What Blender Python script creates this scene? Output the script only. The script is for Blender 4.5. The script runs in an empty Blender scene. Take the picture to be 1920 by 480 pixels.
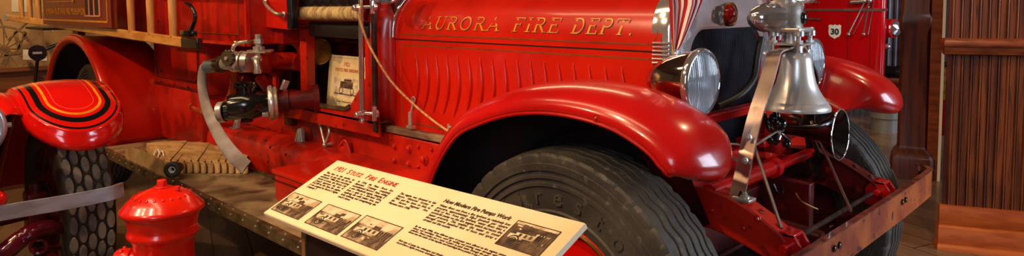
import bpy, bmesh, math, random
from mathutils import Vector as V, Matrix
random.seed(7)
PI = math.pi
sc = bpy.context.scene
COL = sc.collection
# ------------------------------------------------------------------ camera
# world = the engine's own frame: +X its front, -Y its near side, floor at z=0
CF, CYAW, CPIT, CROLL, CPY = 1295.647, 0.792, 0.068, -0.006, 98.646
CC = V((1.308, -2.348, 1.391))
_F = V((-math.cos(CYAW)*math.cos(CPIT), math.sin(CYAW)*math.cos(CPIT), -math.sin(CPIT)))
_R = _F.cross(V((0, 0, 1))).normalized(); _U = _R.cross(_F)
_c, _s = math.cos(CROLL), math.sin(CROLL)
CR = _c*_R + _s*_U; CU = -_s*_R + _c*_U
cam = bpy.data.cameras.new('camera'); cam_o = bpy.data.objects.new('camera', cam); COL.objects.link(cam_o)
cam_o.matrix_world = Matrix(((CR.x, CU.x, -_F.x, CC.x), (CR.y, CU.y, -_F.y, CC.y), (CR.z, CU.z, -_F.z, CC.z), (0, 0, 0, 1)))
cam.sensor_width = 36; cam.lens = CF/1920*36; cam.shift_y = -(240-CPY)/1920; cam.clip_start = .02
sc.camera = cam_o

def P(px, py, ax, v):
    """measured point of the photo on the plane ax=v (metres)"""
    d = (px-960)/CF*CR - (py-CPY)/CF*CU + _F
    i = 'XYZ'.index(ax)
    return CC + d*((v-CC[i])/d[i])

# ------------------------------------------------------------------ light
sc.view_settings.view_transform = 'Standard'; sc.view_settings.look = 'None'
sc.view_settings.gamma = 1; sc.view_settings.use_curve_mapping = False
sc.view_settings.exposure = 0.06
W = bpy.data.worlds.new('world'); sc.world = W; W.use_nodes = True
W.node_tree.nodes['Background'].inputs[0].default_value = (1.0, .78, .6, 1)
W.node_tree.nodes['Background'].inputs[1].default_value = .25
WARM = (1, .66, .36); COOL = (.72, .84, 1)
def area(name, loc, target, sx, sy, power, col, spread=180):
    l = bpy.data.lights.new(name, 'AREA'); l.shape = 'RECTANGLE'; l.size = sx; l.size_y = sy
    l.energy = power; l.color = col; l.spread = math.radians(spread)
    o = bpy.data.objects.new(name, l); COL.objects.link(o); o.location = loc
    o.rotation_euler = (V(target)-V(loc)).to_track_quat('-Z', 'Y').to_euler(); return o
def spot(name, loc, target, power, col, ang=60, r=.06):
    l = bpy.data.lights.new(name, 'SPOT'); l.energy = power; l.color = col; l.spot_size = math.radians(ang)
    l.spot_blend = .6; l.shadow_soft_size = r
    o = bpy.data.objects.new(name, l); COL.objects.link(o); o.location = loc
    o.rotation_euler = (V(target)-V(loc)).to_track_quat('-Z', 'Y').to_euler(); return o
# warm track lamps on the ceiling, and one pale spot added for the truck
spot('track_and_fill_spot', (-2.6, -4.2, 3.9), (-2.0, -.6, .8), 300, WARM, 70)
spot('track_and_fill_spot', (-.6, -4.6, 3.9), (-.8, -.5, 1.0), 300, WARM, 70)
spot('track_and_fill_spot', (-4.6, -4.2, 3.9), (-4.0, -.8, .8), 280, WARM, 70)
spot('track_and_fill_spot', (-.9, -3.0, 3.9), (-.3, -1.2, .85), 250, WARM, 40)
spot('track_and_fill_spot', (-1.8, -3.6, 3.9), (-1.3, -1.5, .7), 110, WARM, 45)
spot('track_and_fill_spot', (-5.6, -2.2, 3.9), (-7.7, -.9, 1.0), 480, WARM, 80)
spot('track_and_fill_spot', (1.2, .4, 3.9), (1.3, 2.4, .3), 150, WARM, 70)
spot('track_and_fill_spot', (.9, 1.6, 3.9), (.2, .3, 1.0), 90, WARM, 80)
spot('track_and_fill_spot', (.6, 3.0, 3.9), (-1.4, 6.2, 1.3), 260, (1, .9, .8), 60)  # added to brighten the modern truck and its shield
area('ceiling_lamp_panel', (-1.5, -2.2, 4.0), (-1.5, -1.8, 0), 3.5, .35, 40, WARM)
area('ceiling_lamp_panel', (-3.5, 2.5, 4.0), (-3.5, 2.4, 0), 3.5, .35, 50, WARM)
area('window_and_fill_light', (5.75, 2.9, 2.2), (0, -.5, .9), 3.0, 2.4, 330, COOL)
area('window_and_fill_light', (3.2, -5.8, 2.4), (.6, 0, 1.1), 1.6, 2.2, 95, COOL)  # added for bright reflections in bell and chrome; the front wall has no window
area('window_and_fill_light', (5.72, 7.6, 2.0), (0, 6.6, 1.4), 4.4, 2.8, 330, COOL)  # added bright source for the radiator shell to reflect
sc.cycles.use_denoising = True
sc.cycles.sample_clamp_indirect = 6
sc.cycles.max_bounces = 7

# ------------------------------------------------------------------ materials
def N(nt, t, **kw):
    n = nt.nodes.new(t)
    for k, v in kw.items(): setattr(n, k, v)
    return n
def C3(h):
    """sRGB 0-255 triple to linear"""
    return tuple(((c/255/12.92) if c/255 <= .04045 else ((c/255+.055)/1.055)**2.4) for c in h) + (1,)
def mat(name, c1, c2=None, scale=6, lo=.42, hi=.62, rough=.4, metal=0, coat=0, bump=0, bscale=60, stretch=(1, 1, 1), detail=5,
        rough2=None, c3=None, s3=40, lo3=.66, hi3=.72, emit=0, trans=0, ior=1.45, spec=None):
    m = bpy.data.materials.new(name); m.use_nodes = True; nt = m.node_tree
    b = nt.nodes['Principled BSDF']; L = nt.links.new
    b.inputs['Base Color'].default_value = C3(c1); b.inputs['Roughness'].default_value = rough
    b.inputs['Metallic'].default_value = metal; b.inputs['Coat Weight'].default_value = coat
    b.inputs['Coat Roughness'].default_value = .06; b.inputs['IOR'].default_value = ior
    b.inputs['Transmission Weight'].default_value = trans
    if spec is not None: b.inputs['Specular IOR Level'].default_value = spec
    tc = N(nt, 'ShaderNodeTexCoord'); mp = N(nt, 'ShaderNodeMapping'); L(tc.outputs['Object'], mp.inputs[0])
    mp.inputs['Scale'].default_value = stretch
    out = None
    if c2 is not None:
        no = N(nt, 'ShaderNodeTexNoise'); no.inputs['Scale'].default_value = scale; no.inputs['Detail'].default_value = detail
        L(mp.outputs[0], no.inputs['Vector'])
        mr = N(nt, 'ShaderNodeMapRange'); mr.inputs[1].default_value = lo; mr.inputs[2].default_value = hi; L(no.outputs[0], mr.inputs[0])
        mx = N(nt, 'ShaderNodeMix', data_type='RGBA'); mx.inputs[6].default_value = C3(c1); mx.inputs[7].default_value = C3(c2)
        L(mr.outputs[0], mx.inputs[0]); out = mx.outputs[2]
        if rough2 is not None:
            m2 = N(nt, 'ShaderNodeMix'); m2.inputs[2].default_value = rough; m2.inputs[3].default_value = rough2
            L(mr.outputs[0], m2.inputs[0]); L(m2.outputs[0], b.inputs['Roughness'])
    if c3 is not None:
        no = N(nt, 'ShaderNodeTexNoise'); no.inputs['Scale'].default_value = s3; no.inputs['Detail'].default_value = 8
        L(mp.outputs[0], no.inputs['Vector'])
        mr = N(nt, 'ShaderNodeMapRange'); mr.inputs[1].default_value = lo3; mr.inputs[2].default_value = hi3; L(no.outputs[0], mr.inputs[0])
        mx = N(nt, 'ShaderNodeMix', data_type='RGBA'); mx.inputs[6].default_value = C3(c1); mx.inputs[7].default_value = C3(c3)
        if out: L(out, mx.inputs[6])
        L(mr.outputs[0], mx.inputs[0]); out = mx.outputs[2]
    if out: L(out, b.inputs['Base Color'])
    if bump:
        nb = N(nt, 'ShaderNodeTexNoise'); nb.inputs['Scale'].default_value = bscale; nb.inputs['Detail'].default_value = 4
        L(mp.outputs[0], nb.inputs['Vector'])
        bp = N(nt, 'ShaderNodeBump'); bp.inputs['Strength'].default_value = bump; bp.inputs['Distance'].default_value = .003
        L(nb.outputs[0], bp.inputs['Height']); L(bp.outputs[0], b.inputs['Normal'])
    if emit:
        b.inputs['Emission Color'].default_value = C3(c1); b.inputs['Emission Strength'].default_value = emit
    return m
RED = mat('red_paint', (200, 28, 8), (182, 20, 6), 3, rough=.28, coat=.35, bump=.04, bscale=14, c3=(120, 20, 8), s3=55, lo3=.68, hi3=.78)
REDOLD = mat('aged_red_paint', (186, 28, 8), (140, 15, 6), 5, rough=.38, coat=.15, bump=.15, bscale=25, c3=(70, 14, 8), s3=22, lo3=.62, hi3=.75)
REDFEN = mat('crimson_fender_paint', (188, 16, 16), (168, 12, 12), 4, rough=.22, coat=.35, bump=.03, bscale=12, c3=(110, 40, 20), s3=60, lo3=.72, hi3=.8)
REDDARK = mat('dark_red_and_shade', (98, 8, 8), (54, 6, 7), 7, rough=.4, coat=.1, bump=.2, bscale=30, c3=(30, 6, 6), s3=18, lo3=.6, hi3=.72)  # dark red parts; also carries the shade of pump recess and cab
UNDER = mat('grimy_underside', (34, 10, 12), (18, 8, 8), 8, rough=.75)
REDGLOSS = mat('bright_gloss_red', (214, 18, 10), (196, 12, 8), 3, rough=.16, coat=.6)
CHROME = mat('chrome', (228, 226, 228), (200, 196, 198), 8, rough=.09, metal=.9)
CHROMED = mat('dark_mirror_chrome', (214, 206, 204), (180, 172, 170), 8, rough=.09, metal=1)
NICKEL = mat('nickel', (212, 206, 196), (176, 166, 150), 14, rough=.27, metal=.65, bump=.08, bscale=60)
ALU = mat('cast_aluminium', (196, 192, 188), (160, 152, 144), 10, rough=.34, metal=.75, bump=.25, bscale=90)
BELLM = mat('silvered_bell_metal', (226, 224, 222), (192, 188, 184), 5, rough=.3, metal=.5, stretch=(1, 1, .4))
BRASS = mat('brass', (186, 150, 84), (130, 98, 50), 12, rough=.3, metal=1)
BRONZE = mat('bronze_strap_metal', (204, 186, 178), (168, 142, 130), 9, rough=.33, metal=1, stretch=(1, 1, .2))
RUST = mat('rusty_orange_paint', (172, 86, 34), (130, 52, 22), 7, rough=.45, coat=.1, bump=.4, bscale=30, c3=(40, 20, 18), s3=28, lo3=.62, hi3=.66)
BLACK = mat('black_enamel', (14, 13, 14), (24, 20, 20), 9, rough=.16, coat=.5)
SATIN = mat('satin_black', (18, 16, 17), (30, 24, 22), 9, rough=.5)
LEATHER = mat('black_leather', (16, 16, 22), (26, 26, 34), 14, rough=.33, bump=.3, bscale=80)
PIPING = mat('ivory_leather_edging', (196, 172, 122), (140, 116, 74), 18, rough=.4, bump=.4, bscale=30, stretch=(3, 1, 1))
RUBBER = mat('black_rubber', (66, 60, 52), (46, 42, 38), 6, rough=.62, bump=.4, bscale=90, c3=(92, 88, 80), s3=35, lo3=.6, hi3=.75)
RUBBERB = mat('brown_black_rubber', (50, 42, 28), (34, 28, 20), 6, rough=.55, bump=.25, bscale=70)
LOZENGE = mat('worn_tread_rubber', (134, 124, 106), (84, 80, 76), 12, rough=.6, bump=.3, bscale=60)
GOLD = mat('gold_leaf_paint', (222, 150, 44), (196, 120, 30), 30, rough=.4, metal=.1)
GOLDDIM = mat('faded_gold_pinstripe', (122, 66, 20), (104, 44, 12), 12, rough=.5)
GLASS = mat('lamp_glass', (235, 240, 245), rough=.06, trans=.93, ior=1.4)
LENSRED = mat('red_glass', (150, 4, 10), (110, 2, 6), 20, rough=.08, coat=.6)
REFLECT = mat('lamp_reflector', (246, 247, 250), rough=.3, metal=.35)
CORE = mat('radiator_core', (46, 50, 60), (28, 30, 38), 12, rough=.4, metal=.5)
DKGREY = mat('dark_grey_steel', (70, 56, 52), (40, 32, 30), 12, rough=.4, metal=.5)
GREYPAINT = mat('old_grey_sill_paint', (140, 118, 92), (96, 76, 58), 16, rough=.5, c3=(60, 30, 20), s3=20, lo3=.6, hi3=.7, stretch=(.3, 1, 1))
BOARD = mat('worn_aluminium_tread', (178, 156, 120), (126, 106, 80), 5, rough=.42, metal=.35, bump=.5, bscale=160, c3=(90, 72, 54), s3=9, lo3=.54, hi3=.7)
BOARDEDGE = mat('riveted_edge_metal', (122, 104, 74), (80, 66, 46), 12, rough=.4, metal=.6)
HOSE = mat('canvas_hose', (196, 158, 104), (158, 120, 72), 9, rough=.8, bump=.6, bscale=180, stretch=(1, 3, 1))
HOSEGREY = mat('grey_flat_hose', (158, 148, 146), (130, 116, 110), 10, rough=.75, bump=.5, bscale=200)
ORANGE = mat('orange_rubber_hose', (176, 68, 22), (130, 44, 16), 12, rough=.5)
PLATE = mat('tan_metal_guard', (176, 146, 100), (150, 120, 80), 10, rough=.5)
WOODLT = mat('varnished_ash', (206, 148, 72), (176, 112, 44), 5, rough=.35, coat=.3, stretch=(1, 6, 6))
WOODRUNG = mat('varnished_ash_rung', (214, 160, 88), (184, 122, 56), 5, rough=.35, coat=.3, stretch=(6, 6, 1))
ROPE = mat('tan_rope', (206, 158, 100), (170, 120, 70), 60, rough=.8)
WHITE = mat('white_paint', (235, 232, 226), rough=.5)
CREAM = mat('cream_panel', (246, 226, 186), (236, 208, 160), 3.2, rough=.35, coat=.2, lo=.45, hi=.7)
CREAMEDGE = mat('cream_panel_edge', (226, 206, 176), rough=.5)
INK = mat('brown_black_ink', (74, 48, 32), rough=.6)
INKRED = mat('red_brown_ink', (176, 50, 24), rough=.6)
SEPIA = mat('sepia_photo', (176, 150, 118), (84, 62, 44), 34, lo=.38, hi=.6, rough=.5, detail=8)
SEPIADK = mat('sepia_photo_dark', (60, 42, 32), (110, 84, 60), 40, rough=.5, detail=8)
SEPIALT = mat('sepia_photo_light', (226, 206, 172), (180, 154, 118), 30, rough=.5, detail=8)
DOC = mat('cream_document', (236, 214, 160), (226, 200, 140), 5, rough=.35, coat=.3)
FLAGRED = mat('flag_red', (170, 12, 24), rough=.6)
FLAGWHITE = mat('flag_white', (232, 226, 226), rough=.6)
FLAGBLUE = mat('flag_blue', (22, 30, 84), rough=.6)
WOODDK = mat('dark_cherry_wood', (96, 40, 18), (62, 22, 10), 4, rough=.32, coat=.25, stretch=(8, 8, .7), detail=8)
WOODRAIL = mat('cherry_rail_wood', (136, 68, 36), (108, 48, 24), 4, rough=.35, coat=.2, stretch=(1, 5, 8), detail=6)
WOODBEAD = mat('beadboard_wood', (122, 62, 26), (74, 32, 12), 3.2, rough=.38, coat=.2, stretch=(9, 9, .55), detail=9, c3=(56, 30, 20), s3=7, lo3=.55, hi3=.7)
WOODORANGE = mat('orange_cherry_wood', (192, 92, 28), (166, 70, 18), 3, rough=.36, coat=.25, stretch=(1, 4, 9), detail=6)
CURTAIN = mat('grey_lilac_drape', (206, 196, 204), (176, 164, 174), 6, rough=.9)
HYDRED = mat('hydrant_red', (226, 30, 6), (204, 20, 4), 6, rough=.25, coat=.4, bump=.12, bscale=22)
PURPLERED = mat('dark_maroon_enamel', (96, 12, 36), (70, 8, 30), 5, rough=.18, coat=.6)
STEEL = mat('steel_with_window_sheen', (178, 192, 204), (150, 152, 156), 6, rough=.42, metal=.55, stretch=(.5, 1, 3))  # blue-grey of a reflected window put into the steel colour
TRUCKRED = mat('modern_truck_red', (196, 8, 18), (182, 6, 14), 2, rough=.14, coat=.6)
WHITEINK = mat('white_marking', (236, 236, 228), rough=.4)
NAVY = mat('navy_marking', (14, 34, 60), rough=.4)
TAGY = mat('yellow_paper_tag', (206, 168, 52), (150, 110, 30), 40, rough=.6)
EXTRED = mat('extinguisher_red', (176, 14, 12), rough=.25, coat=.4)

def floor_mat():
    m = bpy.data.materials.new('floor_boards'); m.use_nodes = True; nt = m.node_tree; L = nt.links.new
    b = nt.nodes['Principled BSDF']
    tc = N(nt, 'ShaderNodeTexCoord'); mp = N(nt, 'ShaderNodeMapping'); L(tc.outputs['Object'], mp.inputs[0])
    mp.inputs['Rotation'].default_value = (0, 0, .35)
    br = N(nt, 'ShaderNodeTexBrick'); L(mp.outputs[0], br.inputs['Vector'])
    br.inputs['Color1'].default_value = C3((150, 112, 78)); br.inputs['Color2'].default_value = C3((118, 84, 60))
    br.inputs['Mortar'].default_value = C3((40, 26, 20)); br.inputs['Scale'].default_value = 1
    br.inputs['Mortar Size'].default_value = .004; br.inputs['Brick Width'].default_value = 2.4; br.inputs['Row Height'].default_value = .2
    no = N(nt, 'ShaderNodeTexNoise'); no.inputs['Scale'].default_value = 3; no.inputs['Detail'].default_value = 8
    mp2 = N(nt, 'ShaderNodeMapping'); mp2.inputs['Scale'].default_value = (1, 8, 1); L(mp.outputs[0], mp2.inputs[0]); L(mp2.outputs[0], no.inputs['Vector'])
    mx = N(nt, 'ShaderNodeMix', data_type='RGBA', blend_type='MULTIPLY'); mx.inputs[0].default_value = .7
    L(br.outputs[0], mx.inputs[6]); L(no.outputs[0], mx.inputs[7]); L(mx.outputs[2], b.inputs['Base Color'])
    b.inputs['Roughness'].default_value = .34; b.inputs['Coat Weight'].default_value = .2
    return m
FLOORM = floor_mat()

# ------------------------------------------------------------------ mesh helpers
class MB:
    def __init__(s): s.bm = bmesh.new()
    def box(s, c, d, ax=None, bev=0, seg=2):
        """box centre c, dims d, ax optional 3 axes"""
        c = V(c); A = [V(a).normalized() for a in ax] if ax else [V((1, 0, 0)), V((0, 1, 0)), V((0, 0, 1))]
        vs = []
        for i in (-1, 1):
            for j in (-1, 1):
                for k in (-1, 1):
                    vs.append(s.bm.verts.new(c + A[0]*i*d[0]/2 + A[1]*j*d[1]/2 + A[2]*k*d[2]/2))
        fs = [s.bm.faces.new([vs[i] for i in q]) for q in ((0, 1, 3, 2), (4, 6, 7, 5), (0, 4, 5, 1), (2, 3, 7, 6), (0, 2, 6, 4), (1, 5, 7, 3))]
        if bev:
            es = list({e for f in fs for e in f.edges})
            bmesh.ops.bevel(s.bm, geom=es, offset=bev, segments=seg, affect='EDGES', profile=.5)
        return s
    def b2(s, x0, x1, y0, y1, z0, z1, bev=0): return s.box(((x0+x1)/2, (y0+y1)/2, (z0+z1)/2), (abs(x1-x0), abs(y1-y0), abs(z1-z0)), None, bev)
    def grid(s, rows, close_u=False, close_v=False):
        g = [[s.bm.verts.new(p) for p in r] for r in rows]
        n, m = len(g), len(g[0])
        for i in range(n if close_u else n-1):
            for j in range(m if close_v else m-1):
                q = [g[i][j], g[i][(j+1) % m], g[(i+1) % n][(j+1) % m], g[(i+1) % n][j]]
                try: s.bm.faces.new(q)
                except ValueError: pass
        return g
    def tube(s, pts, r, n=10, cap=True, closed=False, flat=None, up=None):
        pts = [V(p) for p in pts]; m = len(pts)
        rs = r if isinstance(r, (list, tuple)) else [r]*m
        rows = []; nrm = None
        for i, p in enumerate(pts):
            if closed: t = (pts[(i+1) % m]-pts[i-1]).normalized()
            else: t = (pts[min(i+1, m-1)]-pts[max(i-1, 0)]).normalized()
            if up is not None: nrm = (V(up)-t*V(up).dot(t)).normalized()
            elif nrm is None:
                a = V((0, 0, 1)) if abs(t.z) < .9 else V((1, 0, 0)); nrm = (a-t*a.dot(t)).normalized()
            else: nrm = (nrm-t*nrm.dot(t)).normalized()
            b = t.cross(nrm)
            if flat:  # rectangle cross-section flat=(width along b, thickness along nrm)
                w, h = flat
                rows.append([p+b*w/2+nrm*h/2, p-b*w/2+nrm*h/2, p-b*w/2-nrm*h/2, p+b*w/2-nrm*h/2])
            else: rows.append([p+(nrm*math.cos(a)+b*math.sin(a))*rs[i] for a in [2*PI*k/n for k in range(n)]])
        g = s.grid(rows, close_u=closed, close_v=True)
        if cap and not closed:
            for r_ in (g[0], g[-1]):
                try: s.bm.faces.new(r_)
                except ValueError: pass
        return s
    def lathe(s, o, axis, prof, n=32, a0=0, a1=2*PI, cap=False, ref=None):
        """prof: (radius, height along axis)"""
        o = V(o); ax = V(axis).normalized()
        a = V(ref) if ref else (V((0, 0, 1)) if abs(ax.z) < .9 else V((1, 0, 0)))
        u = (a-ax*a.dot(ax)).normalized(); w = ax.cross(u)
        full = abs(a1-a0-2*PI) < 1e-6; k = n if full else n+1
        rows = [[o+ax*h+(u*math.cos(t)+w*math.sin(t))*max(r, 1e-5) for t in [a0+(a1-a0)*i/n for i in range(k)]] for r, h in prof]
        g = s.grid(rows, close_v=full)
        if cap:
            for r_ in (g[0], g[-1]):
                try: s.bm.faces.new(r_)
                except ValueError: pass
        return s
    def cyl(s, p0, p1, r, n=16, r1=None):
        return s.tube([p0, p1], [r, r if r1 is None else r1], n)
    def disc(s, c, ax, r, h, n=20):
        c = V(c); ax = V(ax).normalized(); return s.tube([c-ax*h/2, c+ax*h/2], r, n)
    def ball(s, c, r, n=12, sc_=(1, 1, 1)):
        m = Matrix.Translation(V(c)) @ Matrix.Diagonal((r*sc_[0], r*sc_[1], r*sc_[2], 1))
        bmesh.ops.create_uvsphere(s.bm, u_segments=n, v_segments=max(6, n//2+2), radius=1, matrix=m); return s
    def torus(s, c, ax, R, r, n=32, m=10, sy=1):
        c = V(c); ax = V(ax).normalized(); a = V((0, 0, 1)) if abs(ax.z) < .9 else V((1, 0, 0))
        u = (a-ax*a.dot(ax)).normalized(); w = ax.cross(u)
        s.grid([[c+(u*math.cos(t)+w*math.sin(t))*(R+r*math.cos(q))+ax*r*sy*math.sin(q) for q in [2*PI*j/m for j in range(m)]]
                for t in [2*PI*i/n for i in range(n)]], True, True); return s
    def prism(s, poly, vec):
        vec = V(vec); a = [s.bm.verts.new(V(p)) for p in poly]; b = [s.bm.verts.new(V(p)+vec) for p in poly]
        s.bm.faces.new(a); s.bm.faces.new(b[::-1]); n = len(a)
        for i in range(n): s.bm.faces.new([a[i], b[i], b[(i+1) % n], a[(i+1) % n]][::-1])
        return s
    def rivet(s, c, ax, r=.01):
        c = V(c); ax = V(ax).normalized()
        return s.lathe(c, ax, [(r*1.3, 0), (r*1.2, r*.25), (r*.9, r*.3), (r*.8, r*.8), (r*.4, r*1.05), (0, r*1.1)], 8)
    def pieces(s):
        """loose islands of the mesh, grouped when they sit close together"""
        bm = s.bm; bm.verts.index_update(); seen = set(); isl = []
        for v in bm.verts:
            if v.index in seen: continue
            st_ = [v]; seen.add(v.index); g = []
            while st_:
                a = st_.pop(); g.append(a.index)
                for e in a.link_edges:
                    b = e.other_vert(a)
                    if b.index not in seen: seen.add(b.index); st_.append(b)
            isl.append(g)
        if len(isl) < 2 or len(isl) > 160: return None
        bm.verts.ensure_lookup_table(); bx = []
        for g in isl:
            cs = [bm.verts[i].co for i in g]
            bx.append((V([min(c[k] for c in cs) for k in range(3)]), V([max(c[k] for c in cs) for k in range(3)])))
        par = list(range(len(isl)))
        def fd(i):
            while par[i] != i: i = par[i]
            return i
        for i in range(len(isl)):
            for j in range(i):
                si, sj = max(bx[i][1]-bx[i][0]), max(bx[j][1]-bx[j][0])
                gp = math.sqrt(sum(max(0, bx[i][0][k]-bx[j][1][k], bx[j][0][k]-bx[i][1][k])**2 for k in range(3)))
                if gp <= max(.019, .49*max(si, sj)): par[fd(i)] = fd(j)
        out = {}
        for i, g in enumerate(isl): out.setdefault(fd(i), []).extend(g)
        return list(out.values()) if len(out) > 1 else None
    def build(s, name, m, parent=None, smooth=True, ang=38, solid=0, bev=0, off=0, sub=0):
        if parent is not None and name not in NOSPLIT:
            pcs = s.pieces()
            if pcs:
                outs = []
                for g in pcs:
                    c = MB(); c.bm.free(); c.bm = s.bm.copy(); keep = set(g); c.bm.verts.ensure_lookup_table()
                    bmesh.ops.delete(c.bm, geom=[v for v in c.bm.verts if v.index not in keep], context='VERTS')
                    outs.append((len(g), c.build0(name, m, parent, smooth, ang, solid, bev, off, sub)))
                s.bm.free()
                return max(outs, key=lambda t: t[0])[1]
        return s.build0(name, m, parent, smooth, ang, solid, bev, off, sub)
    def build0(s, name, m, parent=None, smooth=True, ang=38, solid=0, bev=0, off=0, sub=0):
        bm = s.bm
        bmesh.ops.recalc_face_normals(bm, faces=bm.faces)
        me = bpy.data.meshes.new(name)
        if len(bm.verts):
            xs = [v.co for v in bm.verts]
            c = V(((min(p.x for p in xs)+max(p.x for p in xs))/2, (min(p.y for p in xs)+max(p.y for p in xs))/2, min(p.z for p in xs)))
        else: c = V((0, 0, 0))
        for v in bm.verts: v.co -= c
        bm.to_mesh(me); bm.free()
        if smooth:
            me.shade_smooth(); me.set_sharp_from_angle(angle=math.radians(ang))
        for mm in (m if isinstance(m, (list, tuple)) else [m]): me.materials.append(mm)
        o = bpy.data.objects.new(name, me); COL.objects.link(o)
        place(o, c, parent)
        if bev:
            md = o.modifiers.new('bevel', 'BEVEL'); md.width = bev; md.segments = 2; md.limit_method = 'ANGLE'; md.angle_limit = math.radians(40)
        if solid:
            md = o.modifiers.new('solid', 'SOLIDIFY'); md.thickness = solid; md.offset = off
        if sub:
            md = o.modifiers.new('sub', 'SUBSURF'); md.levels = sub; md.render_levels = sub
        return o
WL = {}
NOSPLIT = {'tread_block', 'lettering', 'letter_shadow', 'photo_highlight', 'photo_shadow_shape', 'photo_border', 'engraving_ink', 'radiator_core', 'gold_pinstripe', 'gold_border', 'printed_border', 'beadboard', 'hood_side_panel', 'firefighter_emblem', 'emblem_outline', 'wheel_and_harness', 'pale_area', 'figure_silhouette', 'panel_gap', 'tool_box_rib', 'raised_emblem'}
def place(o, wloc, parent=None):
    WL[o.name] = V(wloc)
    if parent is not None:
        o.parent = parent; o.location = V(wloc)-WL[parent.name]
    else: o.location = V(wloc)
def tag(o, label=None, cat=None, group=None, kind=None):
    if label: o['label'] = label
    if cat: o['category'] = cat
    if group: o['group'] = group
    if kind: o['kind'] = kind
    return o
def thing(name, loc, label, cat, group=None):
    o = bpy.data.objects.new(name, None); COL.objects.link(o); place(o, loc); o.empty_display_size = .1
    return tag(o, label, cat, group)
def copy_tree(root, delta, label, group=None):
    c = root.copy(); COL.objects.link(c); c.location = root.location+V(delta); c['label'] = label
    WL[c.name] = WL[root.name]+V(delta)
    for ch in list(root.children):
        d = ch.copy(); COL.objects.link(d); d.parent = c
        for g in ch.children:
            e = g.copy(); COL.objects.link(e); e.parent = d
    return c
def text(body, origin, u, v, size, m, parent, name, shear=0, align='LEFT', ext=.0004, width=None, spacing=1.0, line=1.0, bold=0, justify=False):
    """flat lettering standing proud of a surface; u = reading direction, v = up direction"""
    cu = bpy.data.curves.new(name, 'FONT'); cu.body = body; cu.size = size; cu.shear = shear; cu.extrude = ext; cu.offset = bold
    cu.align_x = align; cu.space_character = spacing; cu.space_line = line
    if width: cu.text_boxes[0].width = width
    if justify: cu.align_x = 'JUSTIFY'
    t = bpy.data.objects.new(name, cu); COL.objects.link(t)
    bpy.context.view_layer.update()
    me = bpy.data.meshes.new_from_object(t.evaluated_get(bpy.context.evaluated_depsgraph_get()))
    bpy.data.objects.remove(t); bpy.data.curves.remove(cu)
    u = V(u).normalized(); v = V(v); v = (v-u*v.dot(u)).normalized(); w = u.cross(v); o0 = V(origin)
    for q in me.vertices: q.co = o0*0+u*q.co.x+v*q.co.y+w*q.co.z
    o = bpy.data.objects.new(name, me); COL.objects.link(o); me.materials.clear(); me.materials.append(m); place(o, o0, parent)
    return o
def spline(pts, n=8):
    """Catmull-Rom through pts"""
    pts = [V(p) for p in pts]; out = []
    for i in range(len(pts)-1):
        p0 = pts[max(i-1, 0)]; p1 = pts[i]; p2 = pts[i+1]; p3 = pts[min(i+2, len(pts)-1)]
        for k in range(n):
            t = k/n; out.append(.5*((2*p1)+(-p0+p2)*t+(2*p0-5*p1+4*p2-p3)*t*t+(-p0+3*p1-3*p2+p3)*t**3))
    out.append(pts[-1]); return out
XA, YA, ZA = V((1, 0, 0)), V((0, 1, 0)), V((0, 0, 1))

# ================================================================== SETTING
def st(o): o['kind'] = 'structure'; return o
st(MB().b2(-7.8, 6, -6.2, 11, -.1, 0).build('floor', FLOORM, smooth=False))
st(MB().b2(-7.8, 6, -6.2, 11, 4.2, 4.3).build('ceiling', mat('ceiling_plaster', (120, 96, 72), (100, 80, 60), rough=.8), smooth=False))
WALLT = mat('tan_wall', (150, 118, 76), (136, 104, 64), 2, rough=.7)
WALLP = mat('back_wall_plaster', (128, 112, 108), (110, 96, 92), 2, rough=.8)
st(MB().b2(-7.9, -7.7, -6.2, 11, 0, 4.2).build('wall_left', WALLT, smooth=False))
st(MB().b2(-7.7, 6, 10.8, 11, 0, 4.2).build('wall_back', WALLP, smooth=False))
st(MB().b2(-7.7, 6, -6.2, -6, 0, 4.2).build('wall_front', WALLT, smooth=False))
wr = MB()
wr.b2(5.8, 6, -6, 11, 0, 1.0); wr.b2(5.8, 6, -6, 11, 3.6, 4.2); wr.b2(5.8, 6, 4.4, 11, 1, 3.6); wr.b2(5.8, 6, -6, 1.4, 1, 3.6)
st(wr.build('wall_right', WALLT, smooth=False))
wf = MB()
for y in (1.4, 2.9, 4.4): wf.b2(5.82, 5.9, y-.04, y+.04, 1, 3.6)
for z in (1.03, 2.3, 3.57): wf.b2(5.82, 5.9, 1.4, 4.4, z-.03, z+.03)
st(wf.build('window_1', mat('window_frame_wood', (110, 60, 34), rough=.5), smooth=False))
wf = MB()
for y in (5.35, 7.6, 9.85): wf.b2(5.68, 5.8, y-.05, y+.05, .5, 3.5)
for z in (.55, 3.45): wf.b2(5.68, 5.8, 5.35, 9.85, z-.05, z+.05)
st(wf.build('fill_light_frame', mat('dark_fill_frame', (90, 50, 30), rough=.5), smooth=False))  # made-up frame around the added light; the wall behind is closed
# wainscot under the mural on the left wall
bl = MB(); bl.b2(-7.7, -7.66, -6, 3, 0, .72); bl.b2(-7.7, -7.62, -6, 3, .72, .76)
st(bl.build('baseboard_left', mat('brown_wainscot', (124, 72, 32), (96, 52, 22), 3, rough=.45, stretch=(1, .4, 6)), smooth=False))
st(MB().b2(-7.7, -7.6, -6, 3, 0, .1).build('trim_1', mat('maroon_trim', (96, 20, 14), rough=.5), smooth=False))

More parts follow.
